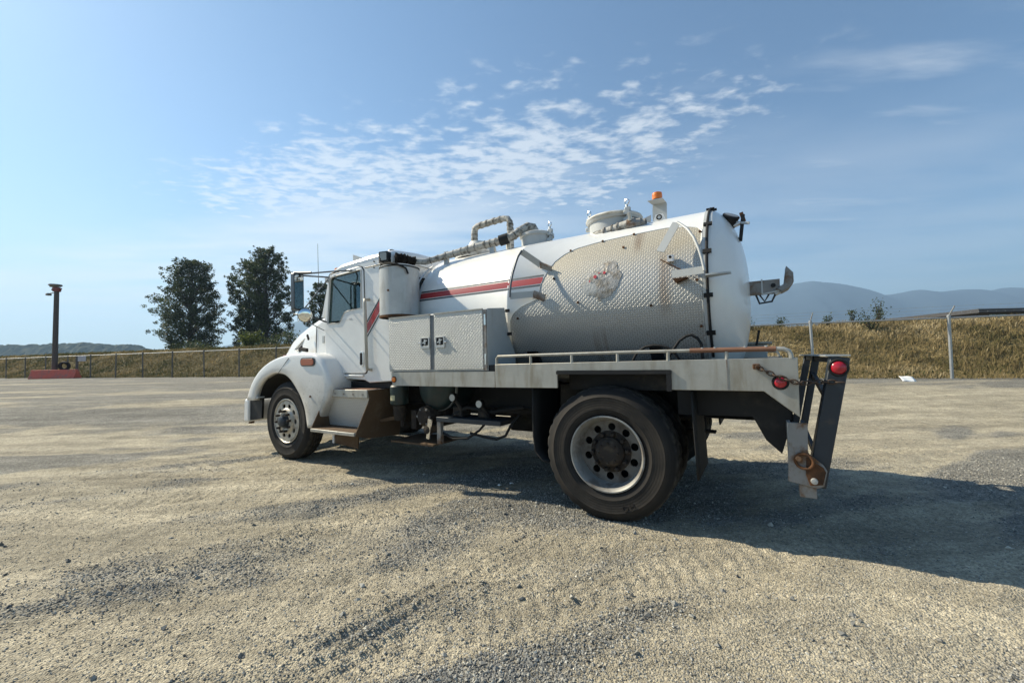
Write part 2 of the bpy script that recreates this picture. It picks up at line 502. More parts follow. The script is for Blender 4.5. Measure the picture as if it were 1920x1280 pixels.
attr_colour('stones', 'tone', [(0, (0.095, 0.094, 0.090)), (0.5, (0.255, 0.247, 0.222)), (0.85, (0.41, 0.39, 0.335)), (1, (0.60, 0.57, 0.49))], 0.9)
attr_colour('leaves', 'tone', [(0, (0.030, 0.046, 0.022)), (0.5, (0.062, 0.084, 0.036)), (1, (0.115, 0.135, 0.060))], 0.55, 0.36)
attr_colour('leaves_bright', 'tone', [(0, (0.06, 0.085, 0.028)), (1, (0.15, 0.17, 0.05))], 0.6, 0.4)
attr_colour('grass', 'tone', [(0, (0.055, 0.066, 0.024)), (0.3, (0.13, 0.108, 0.042)), (0.55, (0.225, 0.172, 0.080)), (0.8, (0.33, 0.255, 0.130)), (1, (0.47, 0.39, 0.24))], 0.85, 0.3)


def bank_material():
    m, nt, bs = new_mat('bank')
    co = nt.node('ShaderNodeTexCoord').outputs['Object']
    x, y, z = nt.sep(co)
    dry = nt.smooth(x, -14.0, 6.0)
    n1 = nt.noise(co, 0.9, 6, 0.65)
    n2 = nt.noise(nt.mapping(co, scale=(1, 1, 0.35)), 7.0, 5, 0.7)
    c1 = nt.mix(nt.smooth(n1, 0.35, 0.68), (0.105, 0.085, 0.040), (0.16, 0.13, 0.060))
    c2 = nt.mix(nt.smooth(n1, 0.32, 0.62), (0.15, 0.12, 0.055), (0.31, 0.235, 0.11))
    c = nt.mix(dry, c1, c2)
    c = nt.mix(nt.smooth(n2, 0.5, 0.75, 0, 0.6), c, (0.075, 0.075, 0.030))
    nt.put(bs.inputs['Base Color'], c)
    bs.inputs['Roughness'].default_value = 0.95
    bs.inputs['Specular IOR Level'].default_value = 0.1
    nt.put(bs.inputs['Normal'], nt.bump(nt.math('ADD', n1, n2), 0.8, 0.15))


bank_material()


# ------------------------------------------------------------------ mesh builders
class MB:
    def __init__(self):
        self.v = []
        self.f = []

    def add(self, vs, fs):
        o = len(self.v)
        self.v += [tuple(p) for p in vs]
        self.f += [tuple(i + o for i in q) for q in fs]
        return self

    def box(self, x0, x1, y0, y1, z0, z1):
        return self.add([(x0, y0, z0), (x1, y0, z0), (x1, y1, z0), (x0, y1, z0), (x0, y0, z1), (x1, y0, z1), (x1, y1, z1), (x0, y1, z1)],
                        [(0, 3, 2, 1), (4, 5, 6, 7), (0, 1, 5, 4), (1, 2, 6, 5), (2, 3, 7, 6), (3, 0, 4, 7)])

    def bar(self, p, q, wd, ht, up=(0, 0, 1)):
        """rectangular bar from p to q: wd across, ht along up"""
        p, q = Vector(p), Vector(q)
        t = (q - p).normalized()
        s = t.cross(Vector(up))
        s = s.normalized() if s.length > 1e-6 else Vector((1, 0, 0))
        u = s.cross(t).normalized()
        vs = []
        for c in (p, q):
            for a, b in ((-1, -1), (1, -1), (1, 1), (-1, 1)):
                vs.append(c + s * a * wd / 2 + u * b * ht / 2)
        return self.add(vs, [(0, 1, 2, 3), (7, 6, 5, 4), (0, 4, 5, 1), (1, 5, 6, 2), (2, 6, 7, 3), (3, 7, 4, 0)])

    def tube(self, pts, r, n=10, caps=True, closed=False):
        pts = [Vector(p) for p in pts]
        k = len(pts)
        rs = r if isinstance(r, (list, tuple)) else [r] * k
        prev = None
        rings = []
        for i in range(k):
            a = pts[i - 1] if (i or closed) else pts[i]
            b = pts[(i + 1) % k] if (i < k - 1 or closed) else pts[i]
            t = (b - a).normalized()
            if prev is None:
                s = t.orthogonal().normalized()
            else:
                s = prev - t * prev.dot(t)
                s = s.normalized() if s.length > 1e-6 else t.orthogonal().normalized()
            prev = s
            u = t.cross(s)
            rings.append([pts[i] + (s * math.cos(2 * math.pi * j / n) + u * math.sin(2 * math.pi * j / n)) * rs[i] for j in range(n)])
        fs = []
        m = k if closed else k - 1
        for i in range(m):
            i2 = (i + 1) % k
            for j in range(n):
                j2 = (j + 1) % n
                fs.append((i * n + j, i * n + j2, i2 * n + j2, i2 * n + j))
        if caps and not closed:
            fs.append(tuple(range(n - 1, -1, -1)))
            fs.append(tuple((k - 1) * n + j for j in range(n)))
        return self.add([p for rg in rings for p in rg], fs)

    def lathe(self, prof, origin=(0, 0, 0), axis='y', n=48, mod=None):
        """prof: [(radius, along)]; turned round axis through origin; mod(i, j) adds to the radius"""
        ox, oy, oz = origin
        vs = []
        for i, (r, h) in enumerate(prof):
            for j in range(n):
                a = 2 * math.pi * j / n
                rr = r + (mod(i, j) if mod else 0)
                c, s = rr * math.cos(a), rr * math.sin(a)
                vs.append((ox + c, oy + h, oz + s) if axis == 'y' else (ox + c, oy + s, oz + h) if axis == 'z' else (ox + h, oy + c, oz + s))
        fs = []
        for i in range(len(prof) - 1):
            for j in range(n):
                j2 = (j + 1) % n
                q = (i * n + j, i * n + j2, (i + 1) * n + j2, (i + 1) * n + j)
                fs.append(q if axis == 'z' else q[::-1] if axis == 'y' else q)
        if prof[0][0] > 1e-6 and prof[0][0] < 1e3:
            pass
        return self.add(vs, fs)

    def disc_caps(self, prof, origin, axis, n):
        return self

    def prism(self, outer, holes=(), axis='y', a=0.0, b=0.01):
        """flat outline with holes, given in the two other axes, extruded from a to b along axis"""
        loops = [list(outer)] + [list(h) for h in holes]
        flat = [p for lp in loops for p in lp]
        tris = tessellate_polygon([[Vector((p[0], p[1], 0)) for p in lp] for lp in loops])

        def P(p, wv):
            return (p[0], wv, p[1]) if axis == 'y' else (wv, p[0], p[1]) if axis == 'x' else (p[0], p[1], wv)
        nn = len(flat)
        vs = [P(p, a) for p in flat] + [P(p, b) for p in flat]
        fs = [tuple(t) for t in tris] + [tuple(i + nn for i in reversed(t)) for t in tris]
        o = 0
        for lp in loops:
            k = len(lp)
            for i in range(k):
                j = (i + 1) % k
                fs.append((o + i, o + j, nn + o + j, nn + o + i))
            o += k
        return self.add(vs, fs)

    def grid(self, rows):
        """rows of points, all of one length, joined by quads"""
        k, n = len(rows), len(rows[0])
        fs = [(i * n + j, i * n + j + 1, (i + 1) * n + j + 1, (i + 1) * n + j) for i in range(k - 1) for j in range(n - 1)]
        return self.add([p for r_ in rows for p in r_], fs)

    def torus(self, c, R_, r, normal=(0, 1, 0), n=20, m=8, a0=0.0, a1=2 * math.pi):
        nv = Vector(normal).normalized()
        s = nv.orthogonal().normalized()
        t = nv.cross(s)
        full = abs(a1 - a0 - 2 * math.pi) < 1e-6
        k = n if full else n + 1
        pts = [Vector(c) + (s * math.cos(a0 + (a1 - a0) * i / n) + t * math.sin(a0 + (a1 - a0) * i / n)) * R_ for i in range(k)]
        return self.tube(pts, r, m, caps=not full, closed=full)

    def move(self, dx=0, dy=0, dz=0):
        self.v = [(p[0] + dx, p[1] + dy, p[2] + dz) for p in self.v]
        return self

    def build(self, name, material, parent=None, bevel=0.0, seg=2, smooth=35, solid=0.0, origin=None):
        vs = self.v
        if origin:
            vs = [(p[0] - origin[0], p[1] - origin[1], p[2] - origin[2]) for p in vs]
        me = bpy.data.meshes.new(name)
        me.from_pydata(vs, [], self.f)
        bm = bmesh.new()
        bm.from_mesh(me)
        bmesh.ops.recalc_face_normals(bm, faces=bm.faces)
        bm.to_mesh(me)
        bm.free()
        me.materials.append(MATS[material])
        if smooth:
            me.polygons.foreach_set('use_smooth', [True] * len(me.polygons))
            me.set_sharp_from_angle(angle=R(smooth))
        o = bpy.data.objects.new(name, me)
        COL.objects.link(o)
        if origin:
            o.location = origin
        if parent is not None:
            o.parent = parent
        if solid:
            md = o.modifiers.new('thick', 'SOLIDIFY')
            md.thickness = solid
            md.offset = -1
        if bevel:
            md = o.modifiers.new('edge', 'BEVEL')
            md.width = bevel
            md.segments = seg
            md.limit_method = 'ANGLE'
            md.angle_limit = R(38)
            md.harden_normals = False
        return o


def np_mesh(name, V, T, material, attr=None, vals=None, parent=None, smooth=False):
    me = bpy.data.meshes.new(name)
    V = np.asarray(V, np.float32)
    T = np.asarray(T, np.int32)
    me.vertices.add(len(V))
    me.vertices.foreach_set('co', V.ravel())
    k = T.shape[1]
    me.loops.add(T.size)
    me.loops.foreach_set('vertex_index', T.ravel())
    me.polygons.add(len(T))
    me.polygons.foreach_set('loop_start', np.arange(0, T.size, k, dtype=np.int32))
    me.polygons.foreach_set('use_smooth', np.full(len(T), smooth))
    me.update(calc_edges=True)
    if attr:
        at = me.attributes.new(attr, 'FLOAT', 'POINT')
        at.data.foreach_set('value', np.asarray(vals, np.float32))
    me.materials.append(MATS[material])
    o = bpy.data.objects.new(name, me)
    COL.objects.link(o)
    if parent is not None:
        o.parent = parent
    return o


def empty(name, loc=(0, 0, 0), rz=0.0, parent=None):
    o = bpy.data.objects.new(name, None)
    o.empty_display_size = 0.2
    COL.objects.link(o)
    o.location = loc
    o.rotation_euler = (0, 0, rz)
    if parent is not None:
        o.parent = parent
    return o


def tag(o, label, cat, group=None):
    o['label'] = label
    o['category'] = cat
    if group:
        o['group'] = group
    return o


def kind(o, k):
    o['kind'] = k
    return o


def circle(cx, cy, r, n=16, ry=None, rot=0.0):
    ry = r if ry is None else ry
    out = []
    for i in range(n):
        a = 2 * math.pi * i / n
        u, v = r * math.cos(a), ry * math.sin(a)
        out.append((cx + u * math.cos(rot) - v * math.sin(rot), cy + u * math.sin(rot) + v * math.cos(rot)))
    return out


def rrect(x0, x1, y0, y1, r, n=4):
    out = []
    for cx, cy, a0 in ((x1 - r, y1 - r, 0), (x0 + r, y1 - r, 90), (x0 + r, y0 + r, 180), (x1 - r, y0 + r, 270)):
        for i in range(n + 1):
            a = R(a0 + 90 * i / n)
            out.append((cx + r * math.cos(a), cy + r * math.sin(a)))
    return out


def copy_tree(o, parent=None):
    c = o.copy()
    COL.objects.link(c)
    if parent is not None:
        c.parent = parent
    for ch in list(o.children):
        copy_tree(ch, c)
    return c


# value noise for terrain and scatter
_G = np.random.default_rng(11).random((256, 256)).astype(np.float32)


def vnoise(x, y):
    xi, yi = np.floor(x).astype(int), np.floor(y).astype(int)
    fx, fy = x - xi, y - yi
    fx = fx * fx * (3 - 2 * fx)
    fy = fy * fy * (3 - 2 * fy)
    a = _G[xi & 255, yi & 255]
    b = _G[(xi + 1) & 255, yi & 255]
    c = _G[xi & 255, (yi + 1) & 255]
    d_ = _G[(xi + 1) & 255, (yi + 1) & 255]
    return (a * (1 - fx) + b * fx) * (1 - fy) + (c * (1 - fx) + d_ * fx) * fy


def fbm(x, y, octv=4, gain=0.5):
    s = np.zeros_like(x, dtype=np.float64)
    amp, tot = 1.0, 0.0
    for i in range(octv):
        s += amp * vnoise(x * 2 ** i + 17.3 * i, y * 2 ** i + 9.1 * i)
        tot += amp
        amp *= gain
    return s / tot


def sstep(a, b, x):
    t = np.clip((x - a) / (b - a), 0, 1)
    return t * t * (3 - 2 * t)


# ------------------------------------------------------------------ terrain
FENCE = np.array([(44.0, 2.6), (14.5, 11.97), (8.03, 14.13), (-15.9, 26.66), (-48.8, 39.24), (-120.0, 66.4)])


def fence_dist(x, y):
    """signed distance to the fence line: positive behind it"""
    best = np.full(np.shape(x), 1e9)
    sgn = np.zeros(np.shape(x))
    for (ax, ay), (bx, by) in zip(FENCE[:-1], FENCE[1:]):
        dx_, dy_ = bx - ax, by - ay
        L2 = dx_ * dx_ + dy_ * dy_
        t = np.clip(((x - ax) * dx_ + (y - ay) * dy_) / L2, 0, 1)
        qx, qy = x - (ax + t * dx_), y - (ay + t * dy_)
        dd = np.hypot(qx, qy)
        side = np.where(qx * dy_ - qy * dx_ > 0, 1, -1)
        m_ = dd < best
        best = np.where(m_, dd, best)
        sgn = np.where(m_, side, sgn)
    return best * sgn


def lot_z(y):
    y = np.asarray(y, float)
    return 0.40 * sstep(6.3, 12.0, y) + 0.0105 * np.clip(y - 12.0, 0, 80)


def gravel_mask(x, y):
    """bands of loose grey stone between bare tan tracks; they follow the way vehicles turn on the lot"""
    u = x * 0.88 + y * 0.48
    v = -x * 0.48 + y * 0.88
    n_ = fbm(u * 0.32 + 5.2, v * 0.95 + 3.0, 4, 0.55)
    n2_ = fbm(x * 1.4 + 40, y * 1.4 + 12, 3, 0.5)
    far_ = fbm(x * 0.10 + 3, y * 0.55 + 8, 4, 0.55)
    k = sstep(5.0, 10.0, y)
    n_ = n_ * (1 - k) + far_ * k
    return np.clip((n_ - 0.5) * 2.7 + 0.53 + (n2_ - 0.5) * 0.7 - 0.62 * tracks(x, y)[0], 0, 1)


TRACKS = [(0.0, 7.6, 0.06, 0.004, 1.0), (2.0, 9.4, -0.05, -0.003, 1.0), (-6.0, 8.4, 0.10, 0.002, 0.9), (-8.0, 12.0, 0.02, 0.0, 0.8), (5.0, 6.3, 0.10, 0.006, 0.9),
          (-3.0, 5.2, 0.40, 0.02, 0.9), (-1.0, 2.7, 0.50, -0.03, 1.0), (-6.0, 3.6, 0.36, 0.0, 0.8), (1.6, 2.2, 0.40, 0.03, 0.6), (-14.0, 15.0, 0.12, 0.0, 0.9), (8.0, 10.4, 0.02, 0.0, 0.9)]


def tracks(x, y):
    """paired wheel tracks: (how much a point lies in one, pressed-in tread pattern)"""
    m = np.zeros(np.shape(x))
    tr_ = np.zeros(np.shape(x))
    for x0, y0, a, c, k in TRACKS:
        dx_ = x - x0
        dd = (y - y0 - a * dx_ - c * dx_ * dx_) / math.sqrt(1 + a * a)
        for off in (-0.95, 0.95):
            q = (dd - off) / 0.15
            w_ = np.exp(-np.clip(q, -4, 4) ** 4) * k * np.clip(fbm(dx_ * 0.5 + off * 7, y * 0.2 + x0, 2) * 2.2 - 0.45, 0, 1)
            m = np.maximum(m, w_)
            tr_ = tr_ + w_ * np.sin(dx_ * 2 * np.pi / 0.105 + np.abs(q) * 2.6)
    return m, tr_


TREADS = [(-0.10, 2.62, 0.55, 0.20, 0.9, 42), (0.42, 2.36, 0.42, 0.14, 0.5, 34), (-3.9, 5.3, 0.55, 0.3, -0.5, 20), (-1.5, 3.3, 0.6, 0.16, 0.62, 38), (-0.75, 1.95, 0.5, 0.2, 0.9, 30)]


def ground_height(x, y):
    z = lot_z(y)
    near = sstep(30, 8, np.hypot(x, y))
    z = z + 0.035 * (fbm(x * 0.35, y * 0.35, 3) - 0.5) * near
    z = z + near * (0.022 * (fbm(x * 2.1 + 7, y * 2.1, 4, 0.55) - 0.5) + 0.014 * (fbm(x * 9 + 3, y * 9, 3, 0.6) - 0.5))
    # wheel ruts: shallow long ridges
    u = x * 0.88 + y * 0.48
    v = -x * 0.48 + y * 0.88
    z = z + near * 0.034 * (fbm(u * 0.5 + 9, v * 3.4, 4, 0.55) - 0.5)
    tm, tt = tracks(x, y)
    z = z + near * (-0.016 * tm + 0.0075 * tt)
    for cx, cy, L, W, a, k in TREADS:
        uu = (x - cx) * math.cos(a) + (y - cy) * math.sin(a)
        vv = -(x - cx) * math.sin(a) + (y - cy) * math.cos(a)
        m_ = np.exp(-(uu / L) ** 4 - (vv / W) ** 4)
        z = z + m_ * 0.010 * np.sin(k * vv * 2.2 + 3 * uu) * (0.4 + fbm(x * 3 + 5, y * 3, 2))
    return z


def axis_steps(lo, hi, flo, fhi, fine, grow):
    mid = np.arange(flo, fhi + fine / 2, fine)
    left, s, p = [], fine, flo
    while p > lo:
        s *= grow
        p -= s
        left.append(p)
    right, s, p = [], fine, mid[-1]
    while p < hi:
        s *= grow
        p += s
        right.append(p)
    return np.array(left[::-1] + list(mid) + right)


gx = axis_steps(-160, 90, -5.0, 5.4, 0.028, 1.06)
gy = axis_steps(-120, 75, 1.3, 6.2, 0.028, 1.05)
GX, GY = np.meshgrid(gx, gy)
GZ = ground_height(GX, GY)
behind = fence_dist(GX, GY)
GZ = np.where(behind > 0.6, GZ - 0.4 * sstep(0.6, 2.5, behind), GZ)
# tyres press on the surface: keep it level where they stand
V = np.stack([GX, GY, GZ], -1).reshape(-1, 3)
ny_, nx_ = GX.shape
ii = (np.arange(ny_ - 1)[:, None] * nx_ + np.arange(nx_ - 1)[None, :]).ravel()
Q = np.stack([ii, ii + 1, ii + nx_ + 1, ii + nx_], 1)
far_mix = sstep(9, 22, np.hypot(GX, GY))
gm = gravel_mask(GX, GY) * (1 - 0.15 * far_mix) + far_mix * 0.06
gm = gm + 0.45 * sstep(2.8, 0.4, np.abs(behind + 1.2))
gm = gm + 0.12 * sstep(-3, -10, GX)
gm = gm - 0.30 * sstep(3.0, 6.0, GX) * sstep(4.5, 6.0, GY) * sstep(11.0, 9.0, GY)
ground = np_mesh('ground', V, Q, 'ground', 'gravel', np.clip(gm, 0, 1).ravel(), smooth=True)
kind(ground, 'structure')
ground['label'] = 'gravel and packed dirt yard with tyre tracks'


def stones():
    """loose stones on the near ground"""
    n = 300000
    az = RNG.uniform(R(-54), R(54), n)
    dist = 1.45 * (7.5 / 1.45) ** (RNG.random(n) ** 1.15)
    x, y = dist * np.sin(az), dist * np.cos(az)
    g = gravel_mask(x, y) + (fbm(x * 6 + 4, y * 6, 3) - 0.5) * 0.5
    keep = RNG.random(n) < np.clip(0.30 + (g - 0.40) * 1.3, 0.22, 0.9)
    gk = g[keep]
    x, y, g = x[keep], y[keep], g[keep]
    n = len(x)
    big = RNG.random(n)
    s = (0.0026 + 0.0040 * RNG.random(n) + 0.007 * big ** 7) * np.clip(0.62 + 0.55 * g, 0.62, 1.05) + 0.009 * (big > 0.9985)
    z = ground_height(x, y) + s * 0.25
    base = np.array([(1, 0, 0), (-1, 0, 0), (0, 1, 0), (0, -1, 0), (0, 0, 1), (0, 0, -1)], float)
    tri = np.array([(0, 2, 4), (2, 1, 4), (1, 3, 4), (3, 0, 4), (2, 0, 5), (1, 2, 5), (3, 1, 5), (0, 3, 5)])
    P_ = base[None] * (0.65 + 0.6 * RNG.random((n, 6, 1))) + RNG.normal(0, 0.16, (n, 6, 3))
    P_[:, :, 2] *= 0.72
    a = RNG.uniform(0, 2 * np.pi, n)
    c, s_ = np.cos(a)[:, None], np.sin(a)[:, None]
    til = RNG.normal(0, 0.5, n)
    ct, stt = np.cos(til)[:, None], np.sin(til)[:, None]
    X, Y, Z = P_[..., 0], P_[..., 1], P_[..., 2]
    Y, Z = Y * ct - Z * stt, Y * stt + Z * ct
    X, Y = X * c - Y * s_, X * s_ + Y * c
    W = np.stack([X, Y, Z], -1) * s[:, None, None] + np.stack([x, y, z], -1)[:, None, :]
    T = (tri[None] + (np.arange(n) * 6)[:, None, None]).reshape(-1, 3)
    tone = np.clip(RNG.normal(0.50, 0.25, n) + 0.16 * (0.5 - g), 0, 0.97)
    tone = np.where(RNG.random(n) > 0.975, 1.0, tone)
    o = np_mesh('gravel', W.reshape(-1, 3), T, 'stones', 'tone', np.repeat(tone, 6))
    kind(o, 'stuff')
    o['label'] = 'loose grey gravel strewn over the near yard'


stones()

# grass bank behind the fence and the flat land beyond it
FL = np.cumsum(np.r_[0, np.hypot(*(np.diff(FENCE, axis=0).T))])


def fence_point(s):
    s = np.asarray(s, float)
    return np.interp(s, FL, FENCE[:, 0]), np.interp(s, FL, FENCE[:, 1])


def fence_normal(s):
    e = 1.5
    x0, y0 = fence_point(np.clip(s - e, 0, FL[-1]))
    x1, y1 = fence_point(np.clip(s + e, 0, FL[-1]))
    tx, ty = x1 - x0, y1 - y0
    L = np.hypot(tx, ty)
    return ty / L, -tx / L


def bank_xyz(s, dd):
    x, y = fence_point(s)
    nx, ny = fence_normal(s)
    base = lot_z(y)
    h = (2.03 + 0.30 * sstep(2.0, -22.0, x)) * sstep(0.3, 5.9, dd) * (0.82 + 0.18 * sstep(0, 6, dd)) + 0.13 * (fbm(s * 0.35 + 3, dd * 0.5, 3) - 0.5) * sstep(0.2, 2, dd)
    h = h + 0.20 * (fbm(s * 1.3, dd * 1.3 + 8, 3) - 0.5) * sstep(0.5, 1.5, dd)
    return x + nx * dd, y + ny * dd, base + h


bs_ = np.arange(0, FL[-1], 0.45)
bd_ = np.r_[np.arange(-0.25, 7.5, 0.28), 8, 9, 11, 14, 18]
BS, BD = np.meshgrid(bs_, bd_)
bx, by, bz = bank_xyz(BS, BD)
bz = np.where(BD < 0.1, lot_z(by) - 0.04, bz)
bz = np.where(BD > 13, bz - 0.12 * (BD - 13), bz)
nb, na = BS.shape
ii = (np.arange(nb - 1)[:, None] * na + np.arange(na - 1)[None, :]).ravel()
bank = np_mesh('grass_bank', np.stack([bx, by, bz], -1).reshape(-1, 3), np.stack([ii, ii + 1, ii + na + 1, ii + na], 1), 'bank', smooth=True)
kind(bank, 'structure')
bank['label'] = 'grassy dike rising behind the chain link fence'
fx_ = np.r_[np.linspace(-5600, -200, 28), np.linspace(-180, 180, 30), np.linspace(200, 7600, 34)]
fy_ = np.r_[np.linspace(-60, 200, 40), np.linspace(240, 5600, 40)]
FX, FY = np.meshgrid(fx_, fy_)
fd = fence_dist(FX, FY)
FZ = np.where(fd > 12, 1.9 + 0.002 * np.clip(FY - 40, 0, 400), -0.8)
n1_, n2_ = FX.shape
ii = (np.arange(n1_ - 1)[:, None] * n2_ + np.arange(n2_ - 1)[None, :]).ravel()
land = np_mesh('far_land', np.stack([FX, FY, FZ], -1).reshape(-1, 3), np.stack([ii, ii + 1, ii + n2_ + 1, ii + n2_], 1), 'bank', smooth=True)
kind(land, 'structure')


def grass():
    """dry and green blades over the bank, denser and finer where it is near"""
    n = 230000
    t = RNG.random(n)
    # spread evenly over the view: density along the fence falls with distance
    ss = np.linspace(4, FL[-1] - 20, 4000)
    fx, fy = fence_point(ss)
    pdf = 1.0 / np.clip(fy, 7, 80) ** 1.25
    cdf = np.cumsum(pdf)
    s = np.interp(t, cdf / cdf[-1], ss)
    dd = 0.05 + 6.6 * RNG.random(n) ** 0.9
    # tufts
    tuft = fbm(s * 1.1 + 2, dd * 1.6 + 5, 3, 0.6)
    x, y, z = bank_xyz(s, dd)
    x = x + RNG.normal(0, 0.05, n)
    y = y + RNG.normal(0, 0.05, n)
    depth = np.hypot(x, y)
    h = (0.07 + 0.22 * RNG.random(n) ** 1.6) * (0.45 + 1.0 * tuft) * np.where(dd < 1.0, 0.75, 1.0)
    h = np.where(dd > 5.6, h * 1.05, h)
    wd = 0.004 + depth * 0.00042 * (0.6 + 0.8 * RNG.random(n))
    a = RNG.uniform(0, 2 * np.pi, n)
    lean = RNG.normal(0, 0.75, n)
    la = RNG.normal(0.4, 0.9, n)
    dxy = np.stack([np.cos(la), np.sin(la)], 1) * (np.abs(lean) * h)[:, None]
    w2 = np.stack([np.cos(a), np.sin(a)], 1) * wd[:, None]
    P0 = np.stack([x, y, z - 0.03], 1)
    V_ = np.zeros((n, 5, 3))
    V_[:, 0] = P0
    V_[:, 0, :2] -= w2
    V_[:, 1] = P0
    V_[:, 1, :2] += w2
    V_[:, 2] = P0
    V_[:, 2, :2] += dxy * 0.35 - w2 * 0.8
    V_[:, 2, 2] += h * 0.6
    V_[:, 3] = P0
    V_[:, 3, :2] += dxy * 0.35 + w2 * 0.8
    V_[:, 3, 2] += h * 0.6
    V_[:, 4] = P0
    V_[:, 4, :2] += dxy
    V_[:, 4, 2] += h
    tri = np.array([(0, 1, 3), (0, 3, 2), (2, 3, 4)])
    T = (tri[None] + (np.arange(n) * 5)[:, None, None]).reshape(-1, 3)
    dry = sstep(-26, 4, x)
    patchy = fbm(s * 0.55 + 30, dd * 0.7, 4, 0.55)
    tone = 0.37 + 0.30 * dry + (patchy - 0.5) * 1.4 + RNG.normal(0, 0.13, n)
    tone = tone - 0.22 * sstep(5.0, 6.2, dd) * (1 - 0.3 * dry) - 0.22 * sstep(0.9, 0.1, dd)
    tone = np.where(RNG.random(n) > 0.97, tone + 0.3, tone)
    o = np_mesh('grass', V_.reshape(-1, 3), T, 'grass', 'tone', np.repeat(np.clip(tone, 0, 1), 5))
    kind(o, 'stuff')
    o['label'] = 'dry golden and green grass on the bank behind the fence'


grass()


def hills():
    # low wooded ridge far away on the left
    xs = np.arange(-1500, -545, 3.0)
    top = np.interp(xs, [-1500, -1000, -872, -827, -763, -690, -650, -628, -610, -585, -545], [50, 48, 47, 44, 46, 43, 40, 34, 26, 15, 3])
    rows = []
    for dy_ in np.arange(-66, 91, 5.0):
        hf = float(sstep(-66, 0, dy_) if dy_ < 0 else sstep(90, 5, dy_))
        yy = np.full_like(xs, 700 + dy_)
        bump_ = (fbm(xs * 0.06, yy * 0.0 + 3, 3, 0.6) - 0.5) * 7 + (RNG.random(len(xs)) - 0.5) * 4.2
        rows.append(np.stack([xs, yy, 1.0 + top * hf + bump_ * min(1, hf * 3)], -1))
    A = np.array(rows)
    k, n = A.shape[:2]
    ii = (np.arange(k - 1)[:, None] * n + np.arange(n - 1)[None, :]).ravel()
    o = np_mesh('wooded_ridge', A.reshape(-1, 3), np.stack([ii, ii + 1, ii + n + 1, ii + n], 1), 'forest')
    kind(o, 'stuff')
    o['label'] = 'far low ridge covered in dark trees on the horizon'
    # blue mountains
    xs = np.arange(-3400, 7400, 40.0)
    rid = np.interp(xs, [-3400, -2700, -2400, -2231, -2075, -1500, 0, 1500, 2100, 2327, 2513, 2700, 2800, 2935, 3080, 3296, 3450, 3602, 3780, 3944, 4151, 4300, 4387, 4645, 4805, 5012, 5600, 7400],
                    [0, 120, 300, 365, 415, 520, 430, 420, 480, 560, 622, 655, 680, 704, 672, 640, 585, 538, 560, 588, 566, 574, 590, 556, 592, 580, 520, 380])
    rid = rid + (vnoise(xs / 110, xs * 0) - 0.5) * 16
    ys = np.linspace(3000, 5400, 61)
    X_, Y_ = np.meshgrid(xs, ys)
    k_ = np.where(Y_ <= 4000, sstep(3000, 4000, Y_) ** 0.9, sstep(5400, 4000, Y_))
    spur = (fbm(X_ / 330, Y_ / 700, 4, 0.55) - 0.5) * 260 * np.clip(1 - np.abs(k_ - 0.5) * 2, 0, 1)
    Z_ = 1 + rid[None] * k_ + np.minimum(spur, 60)
    a_, b_ = X_.shape
    ii = (np.arange(a_ - 1)[:, None] * b_ + np.arange(b_ - 1)[None, :]).ravel()
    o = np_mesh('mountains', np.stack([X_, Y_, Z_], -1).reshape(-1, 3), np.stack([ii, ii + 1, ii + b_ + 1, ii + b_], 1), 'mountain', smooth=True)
    kind(o, 'structure')
    o['label'] = 'hazy blue mountain range on the right horizon'


hills()

# the air itself
hz = MB().box(-5900, 7900, -380, 5900, -2.2, 740).build('haze', 'paper', smooth=0)
hz.data.materials.clear()
hm = bpy.data.materials.new('haze')
hm.use_nodes = True
hn = NT(hm.node_tree)
for nd in list(hn.n):
    if nd.type != 'OUTPUT_MATERIAL':
        hn.n.remove(nd)
pv = hn.node('ShaderNodeVolumePrincipled')
pv.inputs['Color'].default_value = (0.50, 0.73, 1.0, 1)
pv.inputs['Density'].default_value = 2.2e-4
pv.inputs['Anisotropy'].default_value = 0.24
hn.l.new(pv.outputs[0], hn.n['Material Output'].inputs['Volume'])
hz.data.materials.append(hm)
kind(hz, 'stuff')

